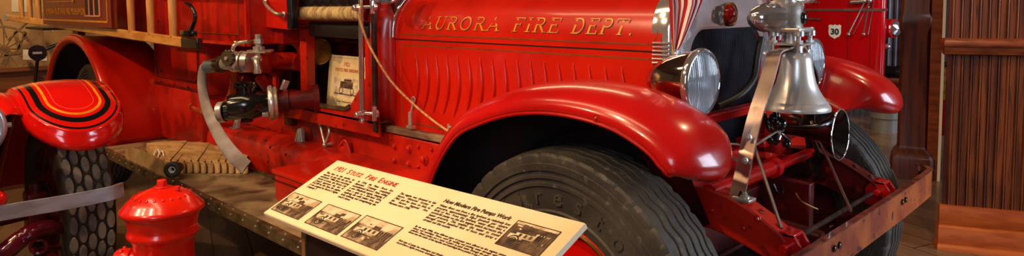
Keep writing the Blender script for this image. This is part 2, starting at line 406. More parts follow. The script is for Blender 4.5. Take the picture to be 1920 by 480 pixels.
# ---- beadboard partition on the right (runs 23 degrees off the engine's axis)
WD = V((.9193, .3935, 0)); WN = V((.3935, -.9193, 0)); WA = V((.325, 2.10, 0))
def wbox(m, s0, s1, n0, n1, z0, z1, bev=0):
    c = WA+WD*(s0+s1)/2+WN*(n0+n1)/2+ZA*(z0+z1)/2
    return m.box(c, (abs(s1-s0), abs(n1-n0), abs(z1-z0)), (WD, WN, ZA), bev)
m_ = MB(); wbox(m_, .02, 3.6, -.06, -.04, 0, 4.2)
wp_ = st(m_.build('wall_partition', WOODDK, smooth=False))
def beads(z0, z1, n_face, pitch=.0432, s0=.03):
    m = MB(); k = int(3.0/pitch)
    for i in range(k):
        s = s0+.01+i*pitch
        rows = []
        for (ds, dn) in ((0, -.006), (.002, -.002), (.004, .003), (.007, .0045), (.010, .003), (.012, -.003), (.014, -.006), (.016, 0), (pitch-.002, 0), (pitch, -.006)):
            rows.append([WA+WD*(s+ds)+WN*(n_face+dn)+ZA*z for z in (z0, z1)])
        m.grid(rows)
    return m
beads(.22, 1.12, -.03).build('beadboard', WOODBEAD, wp_, ang=60)
beads(1.18, 4.2, -.03, s0=.02).build('beadboard', WOODBEAD, wp_, ang=60)
m_ = MB()
prof = [(-.05, 1.195), (.0, 1.195), (.035, 1.19), (.05, 1.175), (.052, 1.16), (.045, 1.15), (.03, 1.146), (.03, 1.128), (.022, 1.12), (.018, 1.108), (-.01, 1.10), (-.05, 1.10)]
m_.grid([[WA+WD*(-.0-n*.3)+WN*n+ZA*z for n, z in prof], [WA+WD*3.4+WN*n+ZA*z for n, z in prof]])
m_.grid([[WA+WD*(-.0-n*.3)+WN*n+ZA*z for n, z in prof], [WA+WD*(-.0-n*.3)+WN*-.06+ZA*z for n, z in prof]])
m_.build('chair_rail', WOODRAIL, wp_, ang=50)
m_ = MB()
prof = [(-.04, .245), (-.005, .245), (.0, .235), (.004, .15), (-.0, .135), (.012, .128), (.02, .12), (.022, .03), (.04, .022), (.05, 0), (-.04, 0)]
m_.grid([[WA+WD*(-n*.3)+WN*n+ZA*z for n, z in prof], [WA+WD*3.4+WN*n+ZA*z for n, z in prof]])
m_.grid([[WA+WD*(-n*.3)+WN*n+ZA*z for n, z in prof], [WA+WD*(-n*.3)+WN*-.06+ZA*z for n, z in prof]])
m_.build('baseboard', WOODORANGE, wp_, ang=50)
# ---- wooden post beyond the front wheel, and the wall behind with the extinguisher
ang0 = .25
pu = V((math.cos(ang0), math.sin(ang0), 0)); pv = V((-math.sin(ang0), math.cos(ang0), 0))
pL = V((-.343, 3.70, 0)); pc = pL+pu*.105+pv*.105
pm = MB()
prof = [(.15, 0), (.15, .16), (.135, .2), (.112, .23), (.105, .26), (.102, 1.16), (.112, 1.2), (.118, 1.27), (.105, 1.32), (.10, 4.2)]
rows = []
for h, z in prof:
    b = .022
    rows.append([pc+pu*a*h+pv*c*h+ZA*z for a, c in ((-1+b/h, -1), (1-b/h, -1), (1, -1+b/h), (1, 1-b/h), (1-b/h, 1), (-1+b/h, 1), (-1, 1-b/h), (-1, -1+b/h))])
pm.grid(rows, close_v=True)
st(pm.build('trim_2', WOODDK, ang=30))
m_ = MB(); m_.box(pL+pu*.245+pv*.08+ZA*2.1, (.072, .16, 4.2), (pu, pv, ZA))
st(m_.build('trim_3', WOODRAIL, smooth=False))
m_ = MB(); m_.box(pL+pu*.292+pv*.08+ZA*2.1, (.02, .16, 4.2), (pu, pv, ZA))
st(m_.build('trim_4', mat('pale_door_edge', (236, 224, 204), rough=.5), smooth=False))
m_ = MB(); m_.box(V((.62, 4.6, 2.1)), (1.4, .1, 4.2), (V((1, .25, 0)), V((-.25, 1, 0)), ZA))
st(m_.build('wall_middle', mat('brown_passage_wall', (112, 66, 50), (84, 44, 34), 3, rough=.5, stretch=(1, 1, .3)), smooth=False))

# ================================================================== THE ANTIQUE FIRE ENGINE
E_ = thing('fire_engine', (-2, 0, 0), 'large red antique fire engine with gold lettering on its hood and silver bell ahead', 'fire engine')
# ---- frame rails
def rail(side):
    m = MB()
    y = .43*side; i = side
    top = [(-5.4, .80), (-4, .80), (-1.0, .782), (.05, .80), (.2, .822), (.27, .822), (.33, .812), (.39, .79), (.44, .765), (.49, .735), (.52, .70)]
    bot = [(-5.4, .655), (-4, .655), (-1.0, .635), (.05, .68), (.2, .70), (.27, .70), (.33, .69), (.39, .672), (.44, .655), (.48, .64), (.51, .64)]
    rows = []
    for (x, zt), (xb, zb) in zip(top, bot):
        rows.append([V((x, y-i*.07, zt-.004)), V((x, y-i*.07, zt)), V((x, y, zt)), V((x, y+i*.004, zt-.006)), V((xb, y+i*.004, zb+.006)), V((xb, y, zb)), V((xb, y-i*.07, zb)), V((xb, y-i*.07, zb+.006)), V((xb, y-i*.006, zb+.01)), V((x, y-i*.006, zt-.01))])
    m.grid(rows, close_v=True)
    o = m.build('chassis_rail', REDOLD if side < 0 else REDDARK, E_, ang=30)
    r = MB()
    if side < 0:
        for px, py in ((690, 256), (716, 254), (738, 259), (784, 275), (809, 281), (758, 311), (785, 312), (810, 318), (745, 262)):
            pass
        for px, py, q in ((691, 257, .008), (718, 255, .01), (734, 259, .01), (741, 274, .015), (768, 279, .017), (785, 275, .01), (810, 280, .01), (741, 300, .014), (767, 308, .015), (785, 312, .009), (809, 315, .009), (640, 257, .008)):
            r.rivet(P(px, py, 'Y', -.434), (0, -1, 0), q)
        p = P(797, 298, 'Y', -.434); r.disc(p, (0, 1, 0), .028, .008, 24); r.rivet(p-V((0, .004, 0)), (0, -1, 0), .02)
        for px, py in ((1336, 394), (1395, 427), (1420, 410)): r.rivet(P(px, py, 'Y', -.434), (0, -1, 0), .009)
    for x, z in ((.42, .777), (.475, .746), (.345, .81)): r.rivet((x, y-i*.035, z), (.4, 0, 1), .009)
    r.build('rivet', REDOLD if side < 0 else REDDARK, o)
    return o
rail(-1); rail(1)
# front apron tray between the horns, cross tube
m = MB(); m.tube([(.262, -.425, .81), (.262, .02, .81)], .026, 20); m.disc((.262, .03, .81), YA, .036, .03, 20); m.disc((.262, -.22, .81), YA, .029, .02, 20)
m.tube([(.262, .04, .81), (.262, .42, .81)], .018, 14)
m.build('cross_tube', REDFEN, E_)
m = MB(); m.b2(.14, .19, -.42, .42, .55, .72); m.b2(.16, .36, .12, .16, .45, .75); m.b2(.3, .34, -.2, .3, .42, .52); m.tube([(.2, 0, .62), (.45, 0, .6)], .03)
m.build('crossmember', REDDARK, E_, bev=.004)
m = MB(); m.b2(-.03, .03, -.62, .62, .40, .415); m.b2(-.03, .03, -.62, .62, .485, .50); m.b2(-.008, .008, -.62, .62, .41, .49)
m.build('front_axle', REDDARK, E_)
for s in (-1, 1):
    m = MB()
    for k in range(6):
        L_ = .54-.07*k
        pts = [(x*L_, .43*s, .62-.012*k-.10*(1-(x*L_/.54)**2)) for x in [-1+.2*q for q in range(11)]]
        m.tube(pts, 0, flat=(.06, .009), up=(0, 0, 1))
    m.build('leaf_spring', REDDARK, E_)
    # spring shackle / bumper bracket at the end of the horn
    m = MB(); q = V((.51, .4*s, 0))
    for dy in (-.03, .026): m.prism([q+V((-.045, dy, .64)), q+V((.035, dy, .63)), q+V((.045, dy, .70)), q+V((.02, dy, .735)), q+V((-.02, dy, .742)), q+V((-.045, dy, .71))], (0, .01, 0))
    m.b2(.495, .53, .4*s-.03, .4*s+.035, .728, .738); m.cyl(q+V((0, -.06, .70)), q+V((0, .07, .70)), .013); m.cyl(q+V((.01, -.055, .66)), q+V((.01, .065, .66)), .01)
    m.b2(.53, .572, .4*s-.03, .4*s+.03, .64, .69)
    m.build('spring_shackle', REDFEN, E_, bev=.002)
m = MB(); m.tube([(.5, -.33, .70), (.5, .33, .70)], .008, 8); m.build('tie_rod', DKGREY, E_)
m = MB(); m.tube(spline([P(1492, 362, 'X', .52), P(1504, 378, 'X', .54), P(1533, 392, 'X', .56)]), .0022, 6); m.tube(spline([P(1633, 358, 'X', .46), P(1640, 366, 'X', .5), P(1655, 370, 'X', .55)]), .0025, 6)
m.build('bracket_wire', BRASS, E_)
# ---- bumper : one sprung steel leaf with turned-back ends
m = MB()
pts = []
for y in [-.95+.1*k for k in range(18)]+[.80]: pts.append(V((.585-.02*abs(y)**3, y, .665)))
for a in range(1, 7):
    t = a/6*1.9; pts.append(V((.575-.02*.5-.045*(1-math.cos(t)), .80+.045*math.sin(t)*1.2, .665)))
m.tube(pts, 0, flat=(.108, .012), up=(1, 0, 0))
bp = m.build('bumper', RUST, E_, bev=.002)
m = MB()
for px, py in ((1695, 377), (1569, 463)):
    c = P(px, py, 'X', .592)
    for d in (-.02, .02): m.ball(c+V((0, d, 0)), .0085, 10, (.7, 1, 1)); m.cyl(c+V((-.01, d, 0)), c+V((.004, d, 0)), .011, 6)
m.build('bumper_bolt', BLACK, bp)
# dark top edge strip
m = MB(); m.tube([p+V((0, 0, .056)) for p in pts], 0, flat=(.004, .02), up=(1, 0, 0)); m.build('bumper_edge', mat('worn_maroon_edge', (70, 26, 22), (120, 60, 40), 20, rough=.35, coat=.2), bp)
# ---- hood
HZ = 1.235
hp = [(-.4, HZ+.003), (-.398, 1.28), (-.388, 1.33), (-.368, 1.372), (-.335, 1.41), (-.28, 1.445), (-.2, 1.47), (-.1, 1.483), (0, 1.487)]
hp = hp+[(-y, z) for y, z in hp[-2::-1]]
def hood_pt(x, z):
    """surface point of the near side of the hood top at height z"""
    for (y0, z0), (y1, z1) in zip(hp, hp[1:]):
        if z0 <= z <= z1: t = (z-z0)/(z1-z0); return V((x, y0+(y1-y0)*t-.0012, z))
    return V((x, -.4012, z))
m = MB(); m.grid([[V((x, y, z)) for y, z in hp] for x in [-1.40+.0735*k for k in range(21)]])
hood = m.build('hood_top', RED, E_, ang=50)
for s in (-1, 1):
    m = MB()
    m.grid([[V((x, .4*s, z)) for z in (.815, .9, 1.0, 1.1, HZ-.003)] for x in [-1.40+.0735*k for k in range(21)]])
    # louvres, each a shallow curved scoop pressed out of the sheet
    for k in range(17):
        x0 = -1.243+.0717*k
        rows = []
        NT = 22
        for q in range(NT+1):
            t = q/NT; z = 1.182-.276*t
            bow = .030*math.sin(PI*t)-.016*t**4
            xr = x0+.012+bow-.012*t
            h = .0125*math.sin(PI*min(1, max(0, t)))**.55 if 0 < t < 1 else 0
            w = .046*(math.sin(PI*t)**.6 if 0 < t < 1 else 0)+.001
            row = []
            for u, f in ((0, 0), (.15, .07), (.3, .24), (.45, .48), (.6, .74), (.72, .92), (.82, 1), (.9, .86), (.96, .5), (1, 0)):
                row.append(V((xr-w*(1-u), s*(.4+h*f+.0003), z)))
            rows.append(row)
        m.grid(rows)
    m.build('hood_side_panel', RED, E_, ang=60)
m = MB(); m.b2(-1.40, .07, -.3985, -.38, HZ-.006, HZ+.006); m.build('hood_hinge_seam', SATIN, E_)
# pin stripes
def stripe(zs, x0, x1, w=.0045, top=True):
    m = MB()
    for a in ((x0, x1),):
        xs = [a[0]+(a[1]-a[0])*k/12 for k in range(13)]
        if top: m.grid([[hood_pt(x, zs-w/2) for x in xs], [hood_pt(x, zs+w/2) for x in xs]])
    return m
m = MB()
xs = [-1.35+1.40*k/14 for k in range(15)]
m.grid([[hood_pt(x, 1.2565) for x in xs], [hood_pt(x, 1.262) for x in xs]])
pl = [(x, z) for x, z in ((-1.345, .86), (-1.345, 1.195), (-1.33, 1.21), (.03, 1.21), (.045, 1.195), (.045, .86), (.03, .845), (-1.33, .845), (-1.345, .86))]
for (x0, z0), (x1, z1) in zip(pl, pl[1:]):
    d = V((x1-x0, 0, z1-z0)).normalized(); nn = V((-d.z, 0, d.x))*.0028
    a, b = V((x0, -.4006, z0)), V((x1, -.4006, z1)); m.grid([[a-nn, b-nn], [a+nn, b+nn]])
tag(m.build('gold_pinstripe', GOLDDIM, hood, smooth=False), 'thin faded gold stripe')
# corner flourish stripe on hood top near radiator
m = MB(); fl = spline([V((.04, 0, 1.262)), V((.05, 0, 1.30)), V((.045, 0, 1.35)), V((.02, 0, 1.39))], 5)
m.grid([[hood_pt(p.x, p.z) for p in fl], [hood_pt(p.x+.005, p.z) for p in fl]]); m.build('gold_pinstripe', GOLDDIM, hood)
# ---- gold lettering AURORA FIRE DEPT.  (serif italic capitals, wrapped on the hood)
TH, TN, SF = .15, .06, .05
def arcp(cx, cy, rx, ry, a0, a1, n=14): return [(cx+rx*math.cos(math.radians(a0+(a1-a0)*i/n)), cy+ry*math.sin(math.radians(a0+(a1-a0)*i/n))) for i in range(n+1)]
GL = {
 'A': (.86, [([(.06, 0), (.42, 1)], TN), ([(.40, 1), (.76, 0)], TH), ([(.2, .34), (.64, .34)], TN)], [(-.06, .2), (.6, .92)], []),
 'U': (.86, [([(.18, 1), (.18, .35)]+arcp(.45, .3, .27, .28, 180, 270, 8), TH), (arcp(.45, .3, .27, .28, 270, 360, 8)+[(.72, 1)], TN)], [], [(.02, .36), (.6, .86)]),
 'R': (.84, [([(.18, 0), (.18, 1)], TH), ([(.18, .97), (.42, .97)]+arcp(.42, .74, .22, .23, 90, -90, 10)+[(.18, .51)], .085), ([(.42, .5), (.76, 0)], TH)], [(.02, .34), (.64, .9)], [(.02, .2)]),
 'O': (.94, [(arcp(.46, .5, .36, .47, 0, 360, 28), .11)], [], []),
 'F': (.74, [([(.18, 0), (.18, 1)], TH), ([(.18, .97), (.68, .97)], TN), ([(.68, 1), (.68, .8)], TN), ([(.18, .52), (.5, .52)], TN), ([(.5, .62), (.5, .42)], TN)], [(.02, .36)], [(.02, .2)]),
 'I': (.40, [([(.19, 0), (.19, 1)], TH)], [(.02, .36)], [(.02, .36)]),
 'E': (.76, [([(.18, 0), (.18, 1)], TH), ([(.18, .97), (.66, .97)], TN), ([(.66, 1), (.66, .8)], TN), ([(.18, .52), (.5, .52)], TN), ([(.5, .62), (.5, .42)], TN), ([(.18, .03), (.7, .03)], TN), ([(.7, 0), (.7, .22)], TN)], [(.02, .2)], [(.02, .2)]),
 'D': (.90, [([(.18, 0), (.18, 1)], TH), ([(.18, .97), (.4, .97)]+arcp(.4, .5, .36, .47, 90, -90, 14)+[(.18, .03)], .10)], [(.02, .2)], [(.02, .2)]),
 'P': (.76, [([(.18, 0), (.18, 1)], TH), ([(.18, .97), (.42, .97)]+arcp(.42, .72, .24, .25, 90, -90, 10)+[(.18, .47)], .09)], [(.02, .36)], [(.02, .2)]),
 'T': (.80, [([(.4, 0), (.4, 1)], TH), ([(.04, .97), (.76, .97)], TN), ([(.04, 1), (.04, .78)], TN), ([(.76, 1), (.76, .78)], TN)], [(.24, .56)], []),
 '.': (.3, [([(.1, .06), (.2, .06)], .13)], [], []), ' ': (.34, [], [], [])}
def lettering(word, x0, x1, zb, h, off=0.0, dz=0, dx=0):
    adv = sum(GL[c][0]+.14 for c in word)-.14; k = (x1-x0)/adv; m = MB(); cur = x0
    def T(x, y): 
        q = hood_pt(cur+x*k+.26*y*h+dx, zb+y*h+dz); q.y -= off; return q
    for ch in word:
        w, strokes, sb, stp = GL[ch]
        allst = list(strokes)+[([(a, .025), (b, .025)], SF) for a, b in sb]+[([(a, .975), (b, .975)], SF) for a, b in stp]
        for pts_, wd in allst:
            n = len(pts_); rows = [[], []]
            for i, (x, y) in enumerate(pts_):
                a = pts_[max(i-1, 0)]; b = pts_[min(i+1, n-1)]
                dx_, dy_ = (b[0]-a[0])*k, (b[1]-a[1])*h; L_ = math.hypot(dx_, dy_) or 1
                ox, oy = -dy_/L_*wd*h*.5/k, dx_/L_*wd*h*.5/h
                ww = 1.0
                rows[0].append(T(x+ox, y+oy)); rows[1].append(T(x-ox, y-oy))
            m.grid(rows)
        cur += (w+.14)*k
    return m
tx = [('AURORA', -1.195, -.695), ('FIRE', -.62, -.375), ('DEPT.', -.318, -.045)]
for w_, a, b in tx:
    lettering(w_, a, b, 1.288, .056, .0003, -.0025, .0035).build('letter_shadow', mat('letter_shadow_brown', (76, 20, 8), rough=.5), hood, smooth=False)
    tag(lettering(w_, a, b, 1.288, .056, .0010).build('lettering', GOLD, hood, smooth=False), 'gold serif capitals reading '+w_)
# ---- cowl between hood and pillar, flaring outward
m = MB()
cp = [(.815, 0), (1.0, 0), (1.235, 0), (1.30, .004), (1.35, .016), (1.40, .04), (1.45, .085), (1.50, .15), (1.53, .24), (1.54, .4)]
m.grid([[V((-1.40, -.4+d, z*1.0 if z < 1.25 else 1.25+(z-1.25)*.84)) for z, d in cp], [V((-1.43, -.415+d*.9, z)) for z, d in cp], [V((-1.46, -.45+d*.8, z)) for z, d in cp], [V((-1.47, -.49+d*.7, z+.0)) for z, d in cp], [V((-1.50, -.50+d*.7, z+.0)) for z, d in cp]])
m.build('cowl', RED, E_, solid=.004, ang=60)
m = MB(); m.tube([V((-1.404, y-.006, z+.006)) for y, z in hp[0:9]], .008, 10); m.build('cowl_band', CHROME, E_)
m = MB(); m.tube([V((-1.398, -.403, z)) for z in (.815, 1.0, 1.235)], .004, 8); m.build('cowl_bead', REDFEN, E_)
m = MB(); m.b2(-1.425, -1.40, -.515, -.497, .80, 1.75); m.build('windshield_pillar', DKGREY, E_, bev=.002)
# grab pole with clamps
m = MB(); m.tube([(-1.46, -.55, .86), (-1.445, -.55, 1.8)], .0125, 16); m.ball((-1.46, -.55, .855), .016, 12)
gp = m.build('grab_pole', CHROME, E_)
for z in (.885, 1.385):
    m = MB(); m.cyl((-1.46, -.572, z), (-1.46, -.53, z), .017, 14); m.ball((-1.46, -.576, z), .016, 12); m.cyl((-1.45, -.54, z+.004), (-1.405, -.505, z+.004), .0085, 12)
    m.disc((-1.405, -.512, z+.004), (0, 1, 0), .022, .012, 16); m.b2(-1.41, -1.395, -.53, -.51, z-.03, z+.04, .004); m.build('pole_clamp', CHROME, gp)
m = MB(); c = P(722, -22, 'Y', -.56); m.lathe(c, (1, -.5, 0), [(0, -.09), (.04, -.075), (.062, -.04), (.07, 0), (.072, .01), (.064, .014), (.058, .01)], 28); m.ball(c+V((.0, 0, 0)), .058, 20, (.3, 1, 1))
m.build('cowl_lamp', CHROME, E_)
# sill strip under hood
m = MB(); m.tube([(-1.43, -.425, .805), (.03, -.425, .815)], 0, flat=(.032, .036), up=(0, -1, 0)); m.build('hood_sill', GREYPAINT, E_, bev=.006)
# hood latches
m = MB()
a = P(775, 185, 'Y', -.43); b = P(770, 238, 'Y', -.44)
m.torus(a+V((0, 0, -.004)), (0, 1, 0), .012, .0035, 16, 6); m.cyl(a+V((0, 0, -.015)), b+V((0, 0, .06)), .005); m.cyl(b+V((0, 0, .07)), b+V((0, 0, .008)), .011, 12); m.b2(b.x-.02, b.x+.02, b.y-.01, b.y+.012, b.z-.006, b.z+.006)
m.build('hood_latch', NICKEL, E_)
m = MB(); a = P(844, 238, 'Y', -.425); m.cyl(a+V((-.01, 0, .012)), a+V((-.01, 0, -.012)), .006); m.cyl(a+V((-.005, 0, 0)), a+V((.06, 0, -.002)), .005); m.build('hood_latch', NICKEL, E_)
# ---- radiator
m = MB(); sh = []
def arch(w, zb, zt, r, n=8):
    out = [(-w, zb)]
    out += [(-w+r-r*math.cos(a), zt-r+r*math.sin(a)) for a in [PI/2*i/n for i in range(n+1)]]
    out += [(w-r+r*math.cos(PI/2-a), zt-r+r*math.sin(PI/2-a)) for a in [PI/2*i/n for i in range(n+1)]]
    out.append((w, zb)); return out
def arch2(w, zb, zt, r, crown): return [(y, z+(crown*(1-(y/w)**2) if z > zt-r else 0)) for y, z in arch(w, zb, zt, r, 10)]
A0 = arch2(.395, .84, 1.43, .14, .05); A1 = arch2(.392, .84, 1.43, .14, .05); A2 = arch2(.372, .84, 1.41, .13, .05); A3 = arch2(.272, .84, 1.293, .085, .022)
m.grid([[V((.03, y, z)) for y, z in A0], [V((.085, y, z)) for y, z in A0], [V((.10, y*.985, z-.004)) for y, z in A1], [V((.107, y, z)) for y, z in A2], [V((.102, y, z)) for y, z in A3], [V((.085, y*.985, z-.004)) for y, z in A3]])
rad = m.build('radiator_shell', mat('polished_nickel_shell', (236, 236, 240), (214, 212, 214), 6, rough=.12, metal=.82), E_, ang=40)
m = MB()
for k in range(66):
    y = -.268+.536*k/65
    m.b2(.066, .088, y-.0014, y+.0014, .84, 1.312)
m.b2(.04, .07, -.27, .27, .84, 1.315)
for z in [.86+.02*k for k in range(23)]: m.b2(.066, .0715, -.268, .268, z-.0012, z+.0012)
m.build('radiator_core', CORE, rad, smooth=False)
m = MB()
for k in range(6): m.tube([(.04, -.402, 1.20+.013*k), (.1, -.398, 1.20+.013*k), (.108, -.37, 1.20+.013*k)], .0045, 8)
m.build('radiator_rib', CHROME, rad)
m = MB(); m.b2(.112, .15, -.46, .5, .983, 1.012); m.b2(.112, .158, -.46, .5, 1.008, 1.016); m.build('headlight_crossbar', REDFEN, E_, bev=.003)
m = MB(); m.lathe(P(1366, 27, 'X', .11), XA, [(.044, 0), (.043, .014), (.036, .018), (.034, .016)], 28); ml = m.build('marker_light', BRASS, E_)
m = MB(); m.lathe(P(1366, 27, 'X', .124), XA, [(.036, 0), (.033, .012), (.02, .022), (.008, .026), (0, .026)], 28)
for k in range(6): m.torus(P(1366, 27, 'X', .126)+V((.003*k, 0, 0)), XA, .034-.005*k, .0012, 24, 5)
tag(m.build('lens', LENSRED, ml), 'ribbed red glass lens')
# ornament/handle on shell top left, black hose in front of core
m = MB(); m.tube(spline([P(1345, 200, 'X', .14), P(1372, 188, 'X', .15), P(1395, 172, 'X', .16), P(1414, 145, 'X', .17), P(1420, 110, 'X', .17), P(1428, 70, 'X', .17)]), .013, 12); m.build('black_conduit', SATIN, E_)
# ---- headlights
def headlight(y, z=1.159, x=.272, r=.1):
    m = MB(); o = V((x, y, z))
    m.lathe(o, XA, [(0.002, -.185), (.014, -.183), (.034, -.168), (.058, -.135), (.078, -.09), (.09, -.045), (.095, -.015), (.096, 0)], 44)
    h = m.build('headlight', CHROMED, E_, ang=60)
    m = MB(); m.lathe(o, XA, [(.095, -.012), (.1005, -.010), (.103, -.004), (.103, .004), (.1, .010), (.094, .012), (.0915, .008), (.0915, .0)], 44); m.build('rim', CHROME, h, ang=60)
    m = MB(); m.lathe(o, XA, [(.092, .0), (.088, -.02), (.075, -.05), (.05, -.075), (.02, -.087), (0, -.088)], 36); m.ball(o+V((-.06, 0, 0)), .014, 12); m.build('reflector', REFLECT, h)
    # fluted glass
    m = MB(); rows = []
    n = 80
    for i in range(n+1):
        yy = -.0925+.185*i/n
        hz = math.sqrt(max(0, .0928**2-yy*yy)); fl_ = .0016*math.cos(2*PI*yy/.0095)
        rows.append([o+V((.006+fl_+.012*(1-(yy*yy+(hz*q)**2)/.0086), yy, hz*q)) for q in [-1+.1*j for j in range(21)]])
    m.grid(rows); m.build('lens', GLASS, h, solid=.003)
    m = MB(); m.cyl(o+V((-.07, 0, -.08)), (.14, y*.92, 1.0), .018, 14); m.disc((.14, y*.92, 1.01), ZA, .03, .02); m.ball(o+V((-.01, 0, -.101)), .011); m.build('bracket', REDFEN, h)
    return h
headlight(-.5); headlight(.5, 1.149, .215)
# ---- front fenders
prof = [(-.98, .465), (-.86, .50), (-.745, .60), (-.64, .745), (-.545, .91), (-.43, 1.035), (-.295, 1.10), (-.15, 1.145), (0, 1.166), (.136, 1.165), (.25, 1.148), (.34, 1.117), (.405, 1.082), (.448, 1.04), (.472, .995), (.476, .962), (.464, .945)]
fp = spline([V((x, 0, z)) for x, z in prof], 5)
def fender(side, name='front_fender'):
    m = MB(); rows = []
    n = len(fp)
    for i, p in enumerate(fp):
        t = (fp[min(i+1, n-1)]-fp[max(i-1, 0)]).normalized(); nn = V((-t.z, 0, t.x))
        if nn.z < 0 and i < n//2: nn = -nn
        f = i/(n-1); nose = max(0, (f-.80)/.20)
        wf_ = 1-.30*nose**2; df = 1-.6*nose
        row = []
        for dy, dn in ((-.172, .082), (-.178, .070), (-.172, .052), (-.155, .032), (-.125, .014), (-.085, .004), (-.04, 0), (0, 0), (.04, .002), (.075, .010), (.1, .024), (.115, .042), (.122, .06), (.145, .095), (.17, .13), (.2, .165)):
            row.append(V((p.x-nose*(.075*(max(dy, 0)/.12)**1.4+.035*(max(-dy, 0)/.17)**2), 0, p.z))-nn*dn*df+V((0, side*(.72-dy*wf_), 0)))
        rows.append(row)
    m.grid(rows)
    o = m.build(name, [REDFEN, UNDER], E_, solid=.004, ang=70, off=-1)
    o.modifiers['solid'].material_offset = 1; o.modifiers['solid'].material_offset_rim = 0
    # inner splash skirt
    m = MB(); lo = [r[-1] for r in rows[8:46]]
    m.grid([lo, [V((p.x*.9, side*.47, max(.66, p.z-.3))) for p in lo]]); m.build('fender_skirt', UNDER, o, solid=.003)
    # rolled wire edge
    m = MB(); m.tube([r[0] for r in rows], .006, 8); m.build('fender_bead', REDFEN, o)
    if side < 0:
        m = MB(); q = P(1118, 222, 'Y', -.895); m.torus(q, (0, -1, 0), .010, .003, 16, 6); m.rivet(q, (0, -1, .2), .006); m.build('fender_bolt', REDOLD, o)
    return o
fender(-1); fender(1)
# fender support arms seen beneath the nose
for s in (-1,):
    m = MB(); m.prism([V((.20, s*.45, .69)), V((.27, s*.45, .72)), V((.27, s*.6, .93)), V((.24, s*.75, 1.0)), V((.18, s*.75, 1.02)), V((.19, s*.56, .9))], (.012, 0, 0)); m.build('fender_arm', REDDARK, E_)
# rear fender: broad mudguard with rolled outer edge
cx_, cz_ = -4.80, .46
def rear_fender(side):
    m = MB(); rows = []
    for i in range(29):
        a = math.radians(184-188*i/28)
        rx = .90 if a < PI/2 else .96
        def pt(dr, y): return V((cx_+(rx+dr)*math.cos(a), side*y, cz_+(.735+dr)*math.sin(a)))
        row = []
        for k in range(9):
            b = math.radians(-130+160*k/8*1.1)
            row.append(pt(-.035+.035*math.cos(b-PI/2+.9), .93-.035*math.sin(b)*-1*-1))
        row = [pt(-.075, .935), pt(-.07, .955), pt(-.045, .968), pt(-.02, .965), pt(-.003, .95), pt(0, .925), pt(-.008, .895), pt(-.018, .86), pt(-.022, .75), pt(-.03, .62), pt(-.045, .58), pt(-.05, .5)]
        rows.append(row)
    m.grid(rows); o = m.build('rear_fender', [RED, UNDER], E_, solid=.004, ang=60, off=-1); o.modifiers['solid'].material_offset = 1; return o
rear_fender(-1); rear_fender(1)
# ---- wheels
def wheel(c, side, steer, R, name='wheel', letter=None, w=.21, tm=RUBBER):
    """c = centre; side -1 means the outer face looks to -Y"""
    wx = thing_part(name, c)
    rot = Matrix.Rotation(-steer, 3, 'Z')
    def T(x, y, z): return V(c)+rot @ V((x, y, z))
    N_ = 240
    secs = []
    # profile from the outer bead over the tread to the inner bead: (radius, y outward, kind)
    prof_ = [(.262, .070, 0), (.268, .084, 0), (.285, .093, 0), (.300, .096, 0), (.306, .092, 0), (.33, .094, 0), (.352, .0955, 0), (.374, .0965, 0), (.376, .1015, 0), (.386, .1015, 0), (.388, .0965, 0), (.398, .0965, 0), (.400, .1025, 0), (.409, .1025, 0), (.411, .0975, 0), (.421, .0975, 0), (.423, .103, 0), (.444, .105, 0), (.446, .102, 0), (.454, .103, 2), (.466, .101, 2), (.474, .094, 2)]
    gro = (.062, .033, .0, -.033, -.062)
    tr = []
    for g in gro:
        tr += [(.0, g+.0052, 1), (-.011, g+.0032, 1), (-.011, g-.0032, 1), (.0, g-.0052, 1)]
    for dr, y, k in tr: prof_.append((.4825+dr-.9*y*y, y, k))
    prof_ += [(r, -y, k) for r, y, k in reversed([q for q in prof_ if q[2] != 1])]
    rows = []
    for r, y, k in prof_:
        row = []
        for i in range(N_):
            a = 2*PI*i/N_; yy = y; rr = r*R/.4825
            if k == 1: yy += .0042*math.sin(a*36)
            if k == 2 and (i % 6) in (0,): rr -= .005; yy *= .975
            row.append(T(rr*math.cos(a), side*yy, rr*math.sin(a)))
        rows.append(row)
    m = MB(); m.grid(rows, close_v=True); tire = m.build('tire', tm, wx, ang=30)
    m = MB()
    m.lathe(V(c), rot @ V((0, side, 0)), [(.268, .062), (.274, .080), (.27, .088), (.262, .086), (.25, .07), (.24, .05), (.225, .045), (.2, .05), (.12, .03), (.07, .035), (.065, .09), (.04, .105), (0, .11)], 48)
    m.build('rim', REDGLOSS, wx, ang=40)
    m = MB(); m.torus(V(c)+rot @ V((0, side*.085, 0)), rot @ V((0, 1, 0)), .262, .007, 64, 8); m.build('rim_ring', BRASS, wx)
    m = MB()
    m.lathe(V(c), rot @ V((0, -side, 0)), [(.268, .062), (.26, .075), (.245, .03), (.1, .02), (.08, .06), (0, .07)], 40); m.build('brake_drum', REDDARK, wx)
    if letter:
        n = len(letter)
        for i, ch in enumerate(letter):
            a = math.radians(129-13.2*i); rr = .345*R/.4825
            rad_ = V((math.cos(a), 0, math.sin(a))); tan_ = V((math.sin(a), 0, -math.cos(a)))
            o = text(ch, T(*(rad_*(rr-.022)+V((0, side*.0958, 0)))), rot @ tan_, rot @ rad_, .074, tm, tire, 'raised_letter', align='CENTER', ext=.0022, shear=.05, bold=.0004)
        m = MB(); a = math.radians(129-13.2*9.4); q = V((math.cos(a), 0, math.sin(a)))*.345; m.torus(T(q.x, side*.0965, q.z), rot @ V((0, 1, 0)), .024, .0018, 24, 6); m.torus(T(q.x, side*.0965, q.z), rot @ V((0, 1, 0)), .014, .0015, 24, 6); m.build('raised_emblem', tm, tire)
    return wx
def thing_part(name, c, parent=None):
    o = bpy.data.objects.new(name, None); COL.objects.link(o); place(o, c, parent or E_); o.empty_display_size = .1; return o
